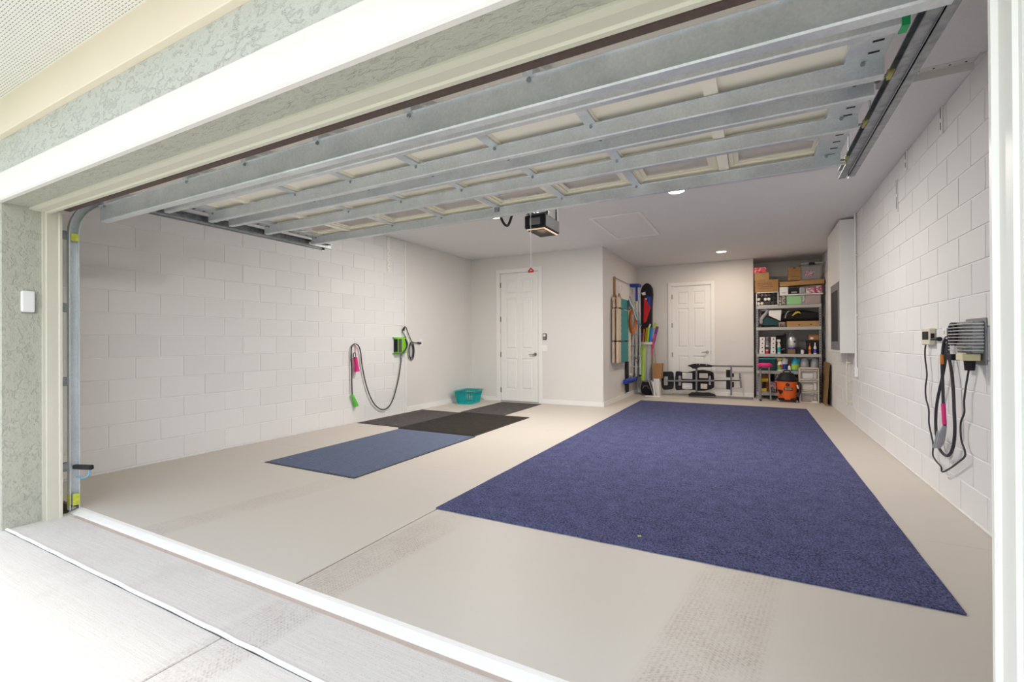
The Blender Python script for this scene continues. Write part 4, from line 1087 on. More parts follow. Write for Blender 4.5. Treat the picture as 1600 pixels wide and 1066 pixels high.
for (x_, y0_, y1_, r) in ((1115, 265, 375, .048), (1117, 425, 550, .048), (1170, 315, 370, .03), (1170, 440, 520, .03)):
    a, b = W(*C9(x_, y0_), YW-.02), W(*C9(x_, y1_), YW-.02)
    MB().cyl(a, b, r, n=16).build('foam_roller', m_blackf, t, smooth=True, bevel=.006)
def slab(pts, y0, y1, name='arm_pad'):
    q = [W(*C9(*p), y0) for p in pts]
    return MB().prism([(p.x, max(.002, p.z)) for p in q], 'xz', y0, y1).build(name, m_blackf, t, bevel=.006)
slab([(505,205),(560,185),(640,175),(800,185),(890,205),(860,225),(700,225),(660,235),(640,250),(580,245),(560,225)], YW-.08, YW+.06)
slab([(515,625),(560,602),(640,598),(720,605),(820,602),(900,628),(935,655),(800,652),(640,648),(540,645)], YW-.14, YW-.02)
for x, y in ((650, 175), (690, 185), (790, 190), (1125, 200), (1175, 200)): 
    p = W(*C9(x, y), YW-.04); MB().cyl((p.x, YW-.09, p.z), (p.x, YW-.03, p.z), .013, n=8).build('bolt', m_midgrey, t)

# ================================================================== SHELVING
YS = 10.55
SH = lambda u, v, Y=YS: at(u, v, 1, Y)
sx0, sx1, sd = .045, 1.15, .46
LV = [.13, .565, .905, 1.435, 1.865]         # board tops: z
t = thing('shelving_unit', 'grey metal shelving unit with five boards filling the nook', 'shelving', ((sx0+sx1)/2, YS+sd/2, 0))
for x, y in ((sx0, YS), (sx1, YS), (sx0, YS+sd), (sx1, YS+sd)):
    sg = 1 if x == sx0 else -1
    mb = B(min(x, x+sg*.038), max(x, x+sg*.038), y-.002, y, 0, 1.88).box(min(x, x+sg*.002), max(x, x+sg*.002), min(y, y+(.038 if y == YS else -.038)), max(y, y+(.038 if y == YS else -.038)), 0, 1.88)
    po = mb.build('post', m_midgrey, t)
    if y == YS:
        mb = MB()
        for k in range(36): z = .05+k*.05; mb.box(x+sg*.012, x+sg*.026, y-.0035, y-.0015, z, z+.022)
        o = mb.build('post_slots', m_black, po); o['kind'] = 'stuff'
for i, z in enumerate(LV):
    B(sx0+.003, sx1-.003, YS+.002, YS+sd, z-.012, z).build('shelf_board', m_shelf, t)
    B(sx0+.004, sx1-.004, YS-.008, YS+.0, z-.058, z+.002).build('shelf_beam', m_shelf, t, bevel=.003)
    B(sx0+.004, sx1-.004, YS+sd-.004, YS+sd+.002, z-.058, z+.002).build('shelf_beam', m_shelf, t)
G1 = lambda x, y: (1170+x/8.886, 400+y/8.886)
G2 = lambda x, y: (1170+x/8.2, 500+y/8.2)
def item(name, label, cat, g, r, lvl, mat, depth=.28, dy=.02, z0=None, bev=.006, make=True, group=None, ztop=None):
    """a thing whose front covers crop rectangle r=(x0,y0,x1,y1); it stands on shelf lvl or at z0"""
    Y = YS+dy
    a = at(*g(r[0], r[3]), 1, Y); b = at(*g(r[2], r[1]), 1, Y)
    z = LV[lvl] if z0 is None else z0
    bx = (a.x, b.x, Y, Y+depth, z+.001, max(b.z if ztop is None else ztop, z+.02))
    t = thing(name, label, cat, ((a.x+b.x)/2, Y+depth/2, z), group)
    if make: B(*bx).build('body', mat, t, bevel=bev, seg=2)
    return t, bx
def tape_box(name, label, g, r, lvl, mat, depth=.3, z0=None, dy=.02, tape=m_card2):
    t, b = item(name, label, 'box', g, r, lvl, mat, depth, dy, z0, bev=.002)
    xm = (b[0]+b[1])/2
    B(xm-.02, xm+.02, b[2]-.001, b[3]+.001, b[5]-.03, b[5]+.001).build('packing_tape', tape, t)
    B(b[0], b[1], (b[2]+b[3])/2-.002, (b[2]+b[3])/2+.002, b[5], b[5]+.0015).build('flap_seam', m_ink, t)
    return t, b
# ---- top shelf
t, b1 = item('storage_crate', 'white open-fronted crate packed with small jars, top shelf at left', 'crate', G1, (102,495,410,672), 4, m_white, .30, make=False)
x0, x1, y0, y1, z0, z1 = b1; th = .014
B(x0, x1, y0, y1, z0, z0+th).build('crate_floor', m_white, t); B(x0, x0+th, y0, y1, z0, z1).build('crate_side', m_white, t); B(x1-th, x1, y0, y1, z0, z1).build('crate_side', m_white, t)
B(x0, x1, y1-th, y1, z0, z1).build('crate_back', m_white, t); B(x0, x1, y0, y1, z1-th, z1).build('crate_top', m_white, t)
jars = [m_black, m_blackf, m_ink, m_cream, m_whitec, m_camo]
for r_i in range(3):
    for c in range(6):
        w_ = (x1-x0-2*th)/6; h_ = (z1-z0-2*th)/3
        px, pz = x0+th+w_*(c+.5), z0+th+h_*(r_i+.5)
        mm = m_cream if (r_i < 2 and c in (0, 1) and (r_i, c) != (1, 1)) else m_whitec if (r_i == 1 and c in (2, 3)) else random.choice([m_black, m_black, m_ink, m_camo])
        o = MB().cyl((px, y0+.02, pz), (px, y0+.16, pz), min(w_, h_)*.47, n=12).build('jar', mm, None, smooth=True)
        tag(o, {m_cream: 'cream', m_whitec: 'white'}.get(mm, 'dark')+' lidded jar in the white crate, '+('bottom', 'middle', 'top')[r_i]+' row, '+('first', 'second', 'third', 'fourth', 'fifth', 'sixth')[c]+' from left', 'jar', 'jars in the white crate')
t, b2 = tape_box('cardboard_box', 'larger cardboard box with lines of handwriting standing on the white crate', G1, (86,322,410,500), 4, m_card, .32, b1[5])
for i, (xx0, xx1, zz) in enumerate(((.12,.72,.72), (.12,.75,.58), (.12,.78,.44), (.16,.62,.28))):
    w_ = b2[1]-b2[0]; h_ = b2[5]-b2[4]; n_ = 9; 
    for k in range(n_):
        a = b2[0]+w_*(xx0+(xx1-xx0)*k/n_); L_ = w_*(xx1-xx0)/n_*random.uniform(.45,.85)
        B(a, a+L_, b2[2]-.0012, b2[2]+.001, b2[4]+h_*zz-.006, b2[4]+h_*zz+.006).build('ink_mark', m_ink, t)
t, b3 = tape_box('cardboard_box', 'smaller cardboard box stacked under the red wrapped pack', G1, (80,228,280,338), 4, m_card2, .26, b2[5])
t, b4 = item('wrapped_pack', 'red and white wrapped pack on the highest cardboard box at left', 'package', G1, (66,150,245,226), 4, m_redwhite, .2, z0=b3[5], bev=.02)
t, b5 = item('print_bag', 'grey floral printed bag between white crate and clear bin', 'bag', G1, (418,548,514,662), 4, m_floral, .2, bev=.03)
t, b6 = item('small_box', 'small white box with a grey mark on top of the floral bag', 'box', G1, (427,430,545,530), 4, m_whitec, .18, z0=b5[5], bev=.002)
B(b6[0]+.04, b6[1]-.04, b6[2]-.001, b6[2]+.001, b6[4]+.045, b6[4]+.055).build('printed_mark', m_midgrey, t)
# clear bin with contents
t, bb_ = item('clear_bin', 'long clear bin with white rim holding green and brown cloth', 'bin', G1, (520,520,1000,662), 4, m_clear, .30, make=False)
x0, x1, y0, y1, z0, z1 = bb_
B(x0, x1, y0, y1, z0, z0+.004).build('bin_floor', m_clear, t)
for q in ((x0, x1, y0, y0+.003), (x0, x1, y1-.003, y1), (x0, x0+.003, y0+.003, y1-.003), (x1-.003, x1, y0+.003, y1-.003)): B(*q, z0+.004, z1).build('bin_wall', m_clear, t)
mb = MB()
for q in ((x0-.02, x1+.03, y0-.016, y0+.001), (x0-.02, x1+.03, y1-.001, y1+.014), (x0-.02, x0, y0, y1), (x1, x1+.03, y0, y1)): mb.box(*q, z1-.010, z1+.010)
mb.build('rim', m_white, t)
def inbin(name, label, cat, xa, xb, mat, zt=.9, bev=.015):
    X0 = at(*G1(xa, 600), 1, YS+.03).x; X1 = at(*G1(xb, 600), 1, YS+.03).x
    o = B(X0, X1, y0+.006, y1-.02, z0+.006, z0+(z1-z0)*zt).build(name, mat, None, bevel=bev, seg=2); tag(o, label, cat)
inbin('folded_cloth', 'bright green folded cloth in the clear bin on the top shelf', 'cloth', 530, 735, m_gbright, .88)
inbin('folded_cloth', 'pinkish brown folded cloth at the right of the clear bin', 'cloth', 782, 990, m_brownpink, .9)
inbin('cloth_roll', 'small cream and brown roll between green and brown cloth', 'cloth', 740, 776, m_floral, .85)
zr = z1+.011
t, b = item('dark_bag', 'dark shallow bag lying on the clear bin rim beside the small white box', 'bag', G1, (548,440,690,508), 4, m_blackf, .2, z0=zr, bev=.02)
B(b[0]+.05, b[1]-.02, b[2]-.006, b[2]+.01, b[4]+.015, b[4]+.05).build('grey_fold', m_gcloth, t, bevel=.01)
item('plastic_bag', 'cloudy white plastic bag on the clear bin', 'bag', G1, (702,430,790,506), 4, m_gtrans, .18, z0=zr, bev=.02)
item('printed_cloth', 'pink and white printed cloth folded on the clear bin', 'cloth', G1, (795,432,930,506), 4, m_pinkpat, .2, z0=zr, bev=.015)
item('printed_bundle', 'darker pink bundle at the right end of the clear bin', 'cloth', G1, (932,405,1020,506), 4, m_pinkpat, .2, z0=zr, bev=.025)
# long cardboard box, tilted, resting on these
a = at(*G1(430, 385), 1, YS); b = at(*G1(1048, 330), 1, YS)
t = thing('long_box', 'long flat cardboard box tilted across the things on the top shelf', 'box', a)
ang = math.atan2(b.z-a.z, b.x-a.x)*.55
zb6 = max(b6[5], at(*G1(700, 410), 1, YS).z)
cz = zb6+.052
MB().obox(((a.x+b.x)/2, YS+.14, cz), ((b-a).length, .26, .085), (0, -ang, 0)).build('box_body', m_card2, t, bevel=.002)
MB().obox((b.x-.002, YS+.14, cz+math.sin(ang)*(b-a).length/2), (.004, .262, .087), (0, -ang, 0)).build('end_flap', m_boardb, t)
zl = cz+.048
t, b = tape_box('cardboard_box', 'small cardboard box with dark tape on the long flat box', G1, (548,150,720,322), 4, m_card, .2, zl+.006, tape=m_ink)
B(b[0]+.03, b[1]-.03, b[2]-.001, b[2]+.001, b[4]+.07, b[4]+.076).build('printed_line', m_ink, t)
B(b[0]+.03, b[1]-.05, b[2]-.001, b[2]+.001, b[4]+.02, b[4]+.03).build('printed_line', m_ink, t)
t, b = item('clear_tote', 'clear plastic tote with dark clasp at the top right under the ceiling', 'tote', G1, (728,78,1022,295), 4, m_clear, .30, z0=zl+.016, make=False)
x0, x1, y0, y1, z0, z1 = b
MB().loft([[(x0+.02,y0+.01,z0),(x1-.02,y0+.01,z0),(x1-.02,y1,z0),(x0+.02,y1,z0)],[(x0,y0,z1-.03),(x1,y0,z1-.03),(x1,y1,z1-.03),(x0,y1,z1-.03)]]).build('tote_body', m_clear, t, bevel=.01)
B(x0-.01, x1+.01, y0-.012, y1+.012, z1-.03, z1).build('lid', m_gtrans, t, bevel=.006)
xm = (x0+x1)/2; B(xm-.05, xm+.05, y0-.018, y0-.008, z1-.05, z1-.002).build('clasp', m_black, t, bevel=.004)
MB().obox((xm-.03, y0+.10, z0+.12), (.15, .1, .12), (.2, .3, .2)).build('cloth_inside', m_pinkpat, t, bevel=.03, seg=2)
# ---- shelf 4 (second from top)
t = thing('cloth_bundle', 'grey crumpled cloth bundle at the left of the second shelf', 'cloth', SH(1195, 497))
Q = lambda x, y, d=.05: at(*G1(x, y), 1, YS+d)
t, b = item('cloth_bundle', 'crumpled light grey cloth on the second shelf at left', 'cloth', G1, (160,735,285,862), 3, m_gcloth, .15, make=False); bpy.data.objects.remove(bpy.data.objects['cloth_bundle'])
MB().tube([Q(170,760), Q(215,745), Q(262,755), Q(240,800), Q(195,850), Q(175,880), Q(172, 940)], [.02,.035,.04,.03,.035,.035,.03], 9).build('folds', m_gcloth, t, smooth=True)
t, b = item('dark_sack', 'black sack filling the left corner of the second shelf', 'bag', G1, (105,740,175,968), 3, m_camo, .3, dy=.06, bev=.03)
t, b = item('teal_cloth', 'dark teal folded cloth sloping down on the second shelf', 'cloth', G1, (170,850,430,968), 3, m_dteal, .25, make=False)
q = [Q(170,965), Q(200,860), Q(245,848), Q(430,912), Q(430,965)]
MB().prism([(p.x, max(p.z, LV[3]+.002)) for p in q], 'xz', YS+.05, YS+.28).build('folds', m_dteal, t, bevel=.012, seg=2)
t, b = item('cream_board', 'cream square board tilted among the bags on the second shelf', 'board', G1, (270,750,455,905), 3, m_whitec, .03, make=False)
q = [Q(272,752,.04), Q(455,750,.04), Q(440,905,.04), Q(390,880,.04), Q(280,830,.04)]
MB().prism([(p.x, p.z) for p in q], 'xz', YS+.035, YS+.05).build('board_face', m_whitec, t, bevel=.002)
t, b7 = item('cardboard_box', 'long low cardboard box at the right of the second shelf', 'box', G1, (527,900,992,975), 3, m_card2, .3, bev=.002)
for xx in (.35, .70): B(b7[0]+(b7[1]-b7[0])*xx, b7[0]+(b7[1]-b7[0])*xx+.03, b7[2]-.001, b7[2]+.001, b7[4]+.03, b7[4]+.045).build('printed_mark', m_ink, t)
t, b = item('duffel_bag', 'long black duffel bag with yellow and white tag on the second shelf', 'bag', G1, (460,742,1000,900), 3, m_blackf, .3, z0=b7[5], make=False)
x0, x1, y0, y1, z0, z1 = b
mb = MB(); n = 12; rings = []
for i in range(n+1):
    f = i/n; x = x0+(x1-x0)*f; s_ = max(.55, math.sin(PI*min(1, max(0, .16+.68*f)))**.5)
    rings.append([(x, (y0+y1)/2+.14*s_*math.cos(a), z0+.001+(z1-z0)/2*s_+((z1-z0)/2*s_)*math.sin(a)) for a in [2*PI*j/12 for j in range(12)]])
mb.loft(rings).build('bag_body', m_blackf, t, smooth=True)
MB().tube([Q(505,865,-.0), Q(520,800,-.0), Q(560,765,-.0)], .010, 6).build('handle', m_gcloth, t, smooth=True)
q = [Q(600,825,-.01), Q(650,775,-.01), Q(700,770,-.01), Q(725,800,-.01), Q(690,790,-.01), Q(650,805,-.01), Q(615,832,-.01)]
MB().prism([(p.x, p.z) for p in q], 'xz', YS-.012, YS+.06).build('yellow_tag', m_yel, t)
t, b = item('pouch', 'small brown printed pouch at the front edge of the second shelf', 'pouch', G1, (410,915,515,975), 3, m_camo, .1, dy=-.0, bev=.02)
# ---- shelf 3: small white boxes
rows = [(345,410), (275,337), (202,267), (130,190)]
for ci, (xa, xb) in enumerate(((138,202), (282,342))):
    for ri, (ya_, yb_) in enumerate(rows):
        ztop = LV[2]
        h_ = .083; z = LV[2]+ri*(h_+.001)
        t, b = item('small_box', ('left' if ci == 0 else 'right')+' column of small white boxes on the third shelf, '+('bottom box','second box up','third box up','top box')[ri], 'box',
                    G2, (xa+(-6, 2, 5, 3)[ri]*.5, ya_, xb+(2, -3, 0, 3)[ri]*.5, yb_), 2, m_whitec, .10, z0=z, bev=.002, group='small white boxes on the third shelf', ztop=z+h_)
        MB().cyl(((b[0]+b[1])/2+.004, b[2]-.001, (b[4]+b[5])/2), ((b[0]+b[1])/2+.004, b[2]+.001, (b[4]+b[5])/2), .013, n=10).build('printed_mark', m_ink, t)
        B(b[0]+.01, b[1]-.01, b[2]-.0006, b[2]+.001, b[4]+.008, b[4]+.011).build('printed_line', m_midgrey, t)
for ri in range(4):
    h_ = .083; z = LV[2]+ri*(h_+.001)
    lab = ('red and white can between the bottom white boxes', 'dark jar with white lid in the second row of white boxes', 'grey jar with pale lid in the third row of white boxes', 'dark jar with pale lid between the top white boxes')[ri]
    a = at(*G2(213, 300), 1, YS+.03); b_ = at(*G2(256, 300), 1, YS+.03); r = (b_.x-a.x)/2
    t = thing('jar', lab, 'jar', ((a.x+b_.x)/2, YS+.07, z), 'jars between the small white boxes')
    MB().cyl(((a.x+b_.x)/2, YS+.07, z+.001), ((a.x+b_.x)/2, YS+.07, z+.058), r, n=16).build('jar_body', (m_red, m_ink, m_midgrey, m_grey)[ri], t, smooth=True)
    MB().cyl(((a.x+b_.x)/2, YS+.07, z+.058), ((a.x+b_.x)/2, YS+.07, z+h_), r*.8, n=16).build('lid', (m_whitec, m_white, m_gcloth, m_gcloth)[ri], t, smooth=True)
def bottle(label, g, r, lvl, body, cap, lab=None, z0=None, dy=.05, spray=False, name='bottle', jug=False):
    a = at(*g(r[0], r[3]), 1, YS+dy); b = at(*g(r[2], r[1]), 1, YS+dy); z = LV[lvl] if z0 is None else z0
    R = (b.x-a.x)/2; H = b.z-z; c = ((a.x+b.x)/2, YS+dy+R, z+.001)
    t = thing(name, label, 'bottle', c)
    if jug:
        MB().lathe([(R*.92,0), (R,H*.06), (R,H*.55), (R*.55,H*.80), (R*.28,H*.88), (R*.28,H*.93)], c, 18).build('bottle_body', body, t, smooth=True)
        MB().lathe([(R*.33,H*.88), (R*.33,H), (.001,H)], c, 14).build('cap', cap, t, smooth=True)
        MB().tube([(c[0]+R*.2, c[1]-R*.2, c[2]+H*.84), (c[0]+R*.85, c[1]-R*.3, c[2]+H*.78), (c[0]+R*.95, c[1]-R*.3, c[2]+H*.5)], R*.14, 8).build('handle', body, t, smooth=True)
    else:
        MB().lathe([(R*.8,0), (R*.86,H*.04), (R*.86,H*.55), (R*.5,H*.70), (R*.28,H*.76), (R*.28,H*.80)], c, 16).build('bottle_body', body, t, smooth=True)
        if spray:
            MB().obox((c[0]-R*.15, c[1], c[2]+H*.9), (R*1.6, R*.7, H*.17)).box(c[0]-R*.2, c[0]+R*.2, c[1]-R*.2, c[1]+R*.2, c[2]+H*.76, c[2]+H*.84).build('spray_head', cap, t, bevel=.004)
            MB().obox((c[0]-R*.6, c[1], c[2]+H*.74), (R*.2, R*.3, H*.18), (0, .3, 0)).build('trigger', cap, t)
        else: MB().lathe([(R*.34,H*.77), (R*.34,H), (.001,H)], c, 14).build('cap', cap, t, smooth=True)
    if lab: MB().lathe([(R*(1.01 if jug else .87),H*.10), (R*(1.01 if jug else .87),H*.45)], c, 18).build('label_band', lab, t, smooth=True)
    return t
bottle('small cloudy jar at the left end of the third shelf', G2, (85,358,125,408), 2, m_gtrans, m_midgrey, name='jar')
bottle('spray bottle with white head and teal label on the third shelf', G2, (358,248,415,408), 2, m_cream, m_white, m_teal, spray=True, name='spray_bottle')
t, b = item('tool_bag', 'black tool bag with peaked flap behind the spray bottle', 'bag', G2, (345,200,478,405), 2, m_blackf, .25, dy=.14, bev=.02)
MB().obox((b[1]-.02, b[2]+.1, b[5]+.01), (.05, .2, .05), (0, .5, 0)).build('flap', m_blackf, t, bevel=.008)
MB().tube([(b[0]+.02, b[2]-.005, b[4]+.12), (b[0]+.06, b[2]-.015, b[4]+.06), (b[1]-.03, b[2]-.005, b[4]+.10)], .008, 6).build('strap', m_gcloth, t)
# silver pot-bellied blower
a = at(*G2(495, 400), 1, YS+.06); b = at(*G2(620, 165), 1, YS+.06); R_ = (b.x-a.x)/2; c = ((a.x+b.x)/2, YS+.06+R_, LV[2]); H_ = b.z-LV[2]
t = thing('pump_sprayer', 'silver pump canister with dark blue base on the third shelf', 'sprayer', c)
MB().lathe([(R_*.72,.001), (R_*.78,.02), (R_*.78,H_*.30)], c, 20).build('base', m_blue, t, smooth=True)
MB().lathe([(R_*.78,H_*.30), (R_*.98,H_*.42), (R_*.98,H_*.66), (R_*.7,H_*.80), (R_*.35,H_*.86)], c, 20).build('canister', m_alum, t, smooth=True)
MB().tube([(c[0]-R_*.6, c[1], c[2]+H_*.80), (c[0]-R_*.3, c[1], c[2]+H_*1.0), (c[0]+R_*.3, c[1], c[2]+H_*.9), (c[0]+R_*.7, c[1], c[2]+H_*.80)], .010, 8).build('handle', m_midgrey, t, smooth=True)
MB().cyl((c[0]+R_*.5, c[1]-R_*.75, c[2]+H_*.58), (c[0]+R_*.5, c[1]-R_*.98, c[2]+H_*.58), .022, n=12).build('gauge', m_ink, t)
MB().box(c[0]-R_*.45, c[0]+R_*.2, c[1]-R_*1.0, c[1]-R_*.6, c[2]+H_*.42, c[2]+H_*.62).build('paper_label', m_whitec, t)
item('tool_case', 'small brown tool case lying low on the third shelf', 'case', G2, (500,378,600,410), 2, m_boardb, .1, dy=.0, bev=.008)
item('battery_pack', 'black battery pack beside the brown tool case', 'battery', G2, (606,368,660,410), 2, m_black, .12, dy=.02, bev=.01)
item('glue_pot', 'small white and black pot on the third shelf front', 'pot', G2, (668,385,705,412), 2, m_whitec, .05, dy=.0, bev=.01)
t = thing('tape_roll', 'black tape roll standing upright on the third shelf', 'tape roll', SH(1256, 545))
a = at(*G2(688,408), 1, YS+.04); b = at(*G2(735,330), 1, YS+.04); cx_, rr_ = (a.x+b.x)/2, (b.x-a.x)/2
MB().tube([(cx_+rr_*math.cos(q)*.9, YS+.06, LV[2]+rr_*1.45+rr_*1.35*math.sin(q)) for q in [2*PI*j/20 for j in range(20)]], .011, 8, closed=True).build('roll', m_black, t, smooth=True)
t, b = item('wire_basket', 'dark basket under the brown box on the third shelf at right', 'basket', G2, (752,262,914,410), 2, m_black, .26, dy=.08, bev=.008)
t, b = item('leather_case', 'brown case resting on the dark basket', 'case', G2, (765,183,912,262), 2, m_woodo, .24, dy=.08, z0=b[5], bev=.02)
B(b[0]+.03, b[0]+.08, b[2]-.004, b[2]+.004, b[4]+.02, b[4]+.06).build('white_tag', m_whitec, t)
bottle('slim red and yellow bottle before the dark basket', G2, (765,300,803,410), 2, m_yel, m_red, m_red, dy=.01)
bottle('white bottle with blue base before the dark basket', G2, (828,292,876,412), 2, m_whitec, m_white, m_blue, dy=.01)
# ---- shelf 2
t, b = item('tool_bin', 'dark teal bin with red things on the fourth shelf behind the stool', 'bin', G2, (100,488,340,625), 1, m_gtrans, .28, dy=.06, bev=.01, make=False)
B(b[0], b[1], b[2], b[3], b[4], b[5]-.03).build('bin_body', m_dteal, t, bevel=.01); B(b[0]-.008, b[1]+.008, b[2]-.008, b[3]+.008, b[5]-.03, b[5]).build('rim', m_teal, t, bevel=.006)
zz = b[5]
item('red_pouch', 'red pouch on the dark teal bin, left one', 'pouch', G2, (118,452,190,488), 1, m_red, .15, dy=.08, z0=zz, bev=.015)
item('red_pouch', 'dark red pouch on the dark teal bin, right one', 'pouch', G2, (200,462,262,488), 1, m_magenta, .15, dy=.08, z0=zz, bev=.012)
bottle('white detergent jug with blue base on the fourth shelf', G2, (408,462,498,628), 1, m_whitec, m_cream, m_blue, dy=.06, jug=True)
bottle('green and white cleaner bottle with red label, fourth shelf', G2, (362,490,440,628), 1, m_whitec, m_yel, m_green, dy=.01, spray=True, name='spray_bottle')
p = at(*G2(410,590), 1, YS+.01); MB().cyl((p.x, YS+.005, p.z), (p.x, YS+.03, p.z), .03, n=14).build('red_badge', m_red, bpy.data.objects['spray_bottle.001'])
bottle('small white pot with red lid on the fourth shelf', G2, (498,565,545,630), 1, m_whitec, m_red, None, dy=.0, name='jar')
t = bottle('round bright blue bottle with green spots on the fourth shelf', G2, (545,465,650,625), 1, m_cyan, m_gtrans, m_limef, dy=.03, jug=True)
for i, (xa, xb) in enumerate(((658,780), (792,908))):
    a = at(*G2(xa, 600), 1, YS+.03); b_ = at(*G2(xb, 490), 1, YS+.03); R_ = (b_.x-a.x)/2; H_ = b_.z-LV[1]; c = ((a.x+b_.x)/2, YS+.03+R_, LV[1]+.001)
    t = thing('clear_container', ('left' if i == 0 else 'right')+' of two domed cloudy containers above the drawer cart', 'container', c, 'domed cloudy containers')
    MB().lathe([(R_*.85,0), (R_*.97,H_*.15), (R_*.97,H_*.6), (R_*.75,H_*.88), (R_*.3,H_), (.001,H_)], c, 20).build('dome', m_gtrans, t, smooth=True)
    MB().lathe([(R_*1.0,H_*.32), (R_*1.02,H_*.36), (R_*1.0,H_*.40)], c, 20).build('rim_band', m_gcloth, t, smooth=True)
    MB().lathe([(R_*.16,H_*.98), (R_*.16,H_*1.06), (.001,H_*1.06)], c, 10).build('knob', m_midgrey, t)
# ---- bottom shelf
t, b = item('power_drill', 'yellow and black power tool on the lowest shelf behind the stool', 'power tool', G2, (160,745,250,900), 0, m_yel, .18, dy=.02, make=False)
x0, x1, y0, y1, z0, z1 = b; zm = (z0+z1)/2
MB().cyl((x0, y0+.08, z1-.05), (x1, y0+.08, z1-.05), .04, n=14).build('motor_body', m_yel, t, smooth=True)
MB().obox((x0+.05, y0+.08, zm), (.05, .05, z1-z0-.09), (0, .15, 0)).build('grip', m_black, t, bevel=.01)
B(x0, x0+.10, y0+.03, y0+.13, z0, z0+.07).build('battery', m_yel, t, bevel=.01); MB().cyl((x1, y0+.08, z1-.05), (x1+.03, y0+.08, z1-.05), .022, n=10).build('chuck', m_black, t)
item('orange_tin', 'rusty orange tin at the back of the lowest shelf', 'tin', G2, (170,705,260,745), 0, m_orcord, .12, dy=.22, z0=LV[0], bev=.01)
item('yellow_can', 'yellow can at the left end of the lowest shelf', 'can', G2, (106,740,135,915), 0, m_yel, .08, dy=.03, bev=.012)
t, b = item('book_stack', 'stack of pale boxes left of the orange vacuum', 'box', G2, (284,880,350,950), 0, m_floral, .2, dy=.0, bev=.004)
t, b = item('book_stack', 'striped white package on top of the pale boxes', 'package', G2, (284,800,352,880), 0, m_pinkpat, .2, dy=.0, z0=b[5], bev=.004)
item('floral_bag', 'small flowered bag above the striped package', 'bag', G2, (332,670,402,722), 0, m_floral, .12, dy=.05, z0=b[5]+.0, bev=.02)
item('dark_case', 'dark case standing at the back of the lowest shelf', 'case', G2, (262,690,640,900), 0, m_black, .12, dy=.30, bev=.01)
# ---- shop vacuum on the floor
YV = 10.10
V = lambda x, y, Y=YV: at(*G2(x, y), 1, Y)
a, b = V(358, 1000), V(640, 785); cx_ = (a.x+b.x)/2; Rv = (b.x-a.x)/2
t = thing('shop_vacuum', 'orange shop vacuum with black lid standing before the shelves', 'vacuum cleaner', (cx_, YV+Rv, 0))
zt_ = V(500, 785).z; c = (cx_, YV+Rv, 0); zb_ = .05
MB().lathe([(Rv*.80, zb_), (Rv*.84, zb_+.02), (Rv*.90, zt_*.45), (Rv*.97, zt_*.85), (Rv*1.0, zt_)], c, 28).build('tank', m_orange, t, smooth=True)
MB().lathe([(Rv*1.03, zt_-.012), (Rv*1.03, zt_+.02), (Rv*.9, zt_+.045), (Rv*.72, zt_+.10), (Rv*.62, zt_+.14), (Rv*.3, zt_+.155), (.001, zt_+.155)], c, 28).build('lid', m_black, t, smooth=True)
MB().tube([(cx_-.06, YV+Rv, zt_+.15), (cx_-.045, YV+Rv, zt_+.19), (cx_+.045, YV+Rv, zt_+.19), (cx_+.06, YV+Rv, zt_+.15)], .013, 8).build('carry_handle', m_black, t, smooth=True)
MB().cyl((cx_, YV-.004, zt_-.07), (cx_, YV+.05, zt_-.07), .032, n=18).build('hose_port', m_black, t)
MB().cyl((cx_, YV-.006, zt_-.07), (cx_, YV-.002, zt_-.07), .022, n=18).build('port_hole', m_ink, t)
lp = V(507, 888, YV-.012)
B(lp.x-.072, lp.x+.072, YV-.008, YV+.06, lp.z-.024, lp.z+.024).build('name_plate', m_black, t, bevel=.004)
lettering('RIDGID', (lp.x, YV-.009, lp.z), (PI/2, 0, 0), .036, m_whitec, t)
q = [V(352, 892), V(440, 905), V(430, 935), V(400, 955), V(370, 900)]
MB().prism([(p.x, p.z) for p in q], 'xz', YV+.02, YV+.09).build('side_bracket', m_black, t)
for sg in (-1, 1):
    B(cx_+sg*Rv*.55-.05, cx_+sg*Rv*.55+.05, YV+.02, YV+.14, .035, .075).build('caster_arm', m_black, t, bevel=.01)
    for yy in (YV+.05, YV+Rv*1.7): MB().cyl((cx_+sg*Rv*.85-.012, yy, .024), (cx_+sg*Rv*.85+.012, yy, .024), .023, n=14).build('caster', m_midgrey, t)
MB().tube(smooth_path([V(640, 800, YV+.1), V(655, 850, YV+.1), V(650, 930, YV+.1), V(620, 985, YV+.08)], 4), .022, 10).build('hose', m_rubber, t, smooth=True)
MB().tube([V(618, 835, YV), V(636, 880, YV)], .014, 8).build('white_clip', m_whitec, t)
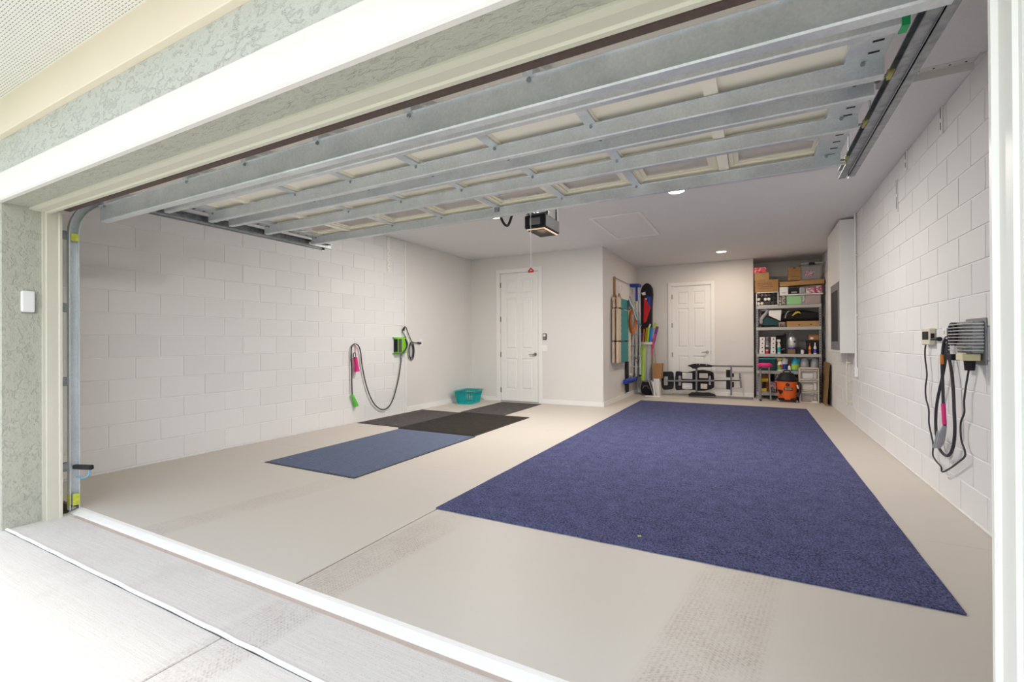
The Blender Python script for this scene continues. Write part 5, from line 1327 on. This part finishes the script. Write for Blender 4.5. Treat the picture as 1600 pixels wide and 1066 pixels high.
# ---- drawer cart
YD = 10.25
a, b = at(*G2(650, 1018), 1, YD), at(*G2(900, 618), 1, YD)
x0, x1, zt_ = a.x, b.x, b.z
t = thing('drawer_cart', 'cream plastic cart with three clear drawers right of the vacuum', 'drawer cart', ((x0+x1)/2, YD+.15, 0))
dpt = .28
B(x0, x0+.018, YD, YD+dpt, 0, zt_).build('side_panel', m_cream, t, bevel=.003); B(x1-.018, x1, YD, YD+dpt, 0, zt_).build('side_panel', m_cream, t, bevel=.003)
B(x0, x1, YD, YD+dpt, zt_-.02, zt_).build('top_panel', m_cream, t, bevel=.004); B(x0, x1, YD+dpt-.01, YD+dpt, 0, zt_).build('back_panel', m_cream, t)
hh = (zt_-.02)/3
cont = [(m_whitec, m_cream), (m_cream, m_whitec), (m_brownpink, m_floral)]
for i in range(3):
    z0 = i*hh
    B(x0+.018, x1-.018, YD, YD+dpt-.01, z0, z0+.016).build('shelf_divider', m_cream, t)
    d = B(x0+.024, x1-.024, YD+.004, YD+.008, z0+.022, z0+hh-.016).build('drawer', m_clear, t)
    B(x0+.03, x1-.03, YD+.0, YD+.004, z0+hh-.03, z0+hh-.014).build('drawer_lip', m_cream, d)
    B(x0+.024, x1-.024, YD+.008, YD+dpt-.03, z0+.018, z0+.022).build('drawer_floor', m_clear, d)
    B(x0+.05, x1-.09, YD+.02, YD+.2, z0+.024, z0+hh*.62).build('contents', cont[2-i][0], d, bevel=.012, seg=2)
    B(x1-.085, x1-.04, YD+.02, YD+.18, z0+.024, z0+hh*.75).build('contents', cont[2-i][1], d, bevel=.01, seg=2)
B(x1-.12, x1-.03, YD-.003, YD+.001, .005, .035).build('white_sticker', m_white, t)
# brown board leaning by the right wall
t = thing('hardboard_sheet', 'tall brown hardboard panel standing between drawer cart and right wall', 'panel', (1.16, 10.2, 0))
MB().prism([(1.135, 0), (1.150, 0), (1.195, .765), (1.180, .765)], 'xz', 9.85, 10.50).build('board', m_boardb, t)
B(1.13, 1.16, 9.845, 9.852, 0, .03).build('edge_strip', m_card, t)
# ---- pink-topped stool and folding frame
YP = 10.30
PS = lambda x, y, Y=YP: at(*G2(x, y), 1, Y)
a, b = PS(105, 575), PS(302, 575); cx_ = (a.x+b.x)/2; Rp = (b.x-a.x)/2; zt_ = PS(200, 552).z
t = thing('stool', 'round stool with hot pink seat and grey metal legs before the shelves', 'stool', (cx_, YP, 0))
MB().lathe([(Rp*.85, zt_-.075), (Rp*.98, zt_-.06), (Rp, zt_-.035), (Rp*.93, zt_-.012), (Rp*.6, zt_), (.001, zt_)], (cx_, YP, 0), 26).build('seat', m_pink, t, smooth=True)
MB().tube([(cx_+Rp*.7*math.cos(q), YP+Rp*.7*math.sin(q), zt_-.085) for q in [2*PI*j/20 for j in range(20)]], .009, 6, closed=True).build('seat_ring', m_midgrey, t, smooth=True)
for sx_, sy_, spread in ((-1,-1,.9), (1,-1,.95), (-1,1,.9), (1,1,.95)):
    MB().tube([(cx_+sx_*Rp*.55, YP+sy_*Rp*.5, zt_-.08), (cx_+sx_*Rp*spread*.82, YP+sy_*Rp*.85, .004)], .012, 8).build('leg', m_midgrey, t, smooth=True)
MB().tube([(cx_+Rp*.78*math.cos(q), YP+Rp*.74*math.sin(q), .16) for q in [2*PI*j/20 for j in range(20)]], .008, 6, closed=True).build('foot_ring', m_midgrey, t, smooth=True)
t = thing('folding_frame', 'grey square tube leg frame folded upright against the shelf post', 'frame', PS(150, 1000))
for x in (148,):
    a = PS(x, 608, YP-.12); B(a.x-.016, a.x+.016, YP-.15, YP-.12, 0, a.z).build('tube', m_grey, t, bevel=.004)
    B(a.x-.016, a.x+.016, YP-.15, YP+.05, a.z-.03, a.z).build('cross_tube', m_grey, t, bevel=.004)
    B(a.x-.018, a.x+.018, YP-.152, YP-.118, 0, .03).build('foot', m_black, t)
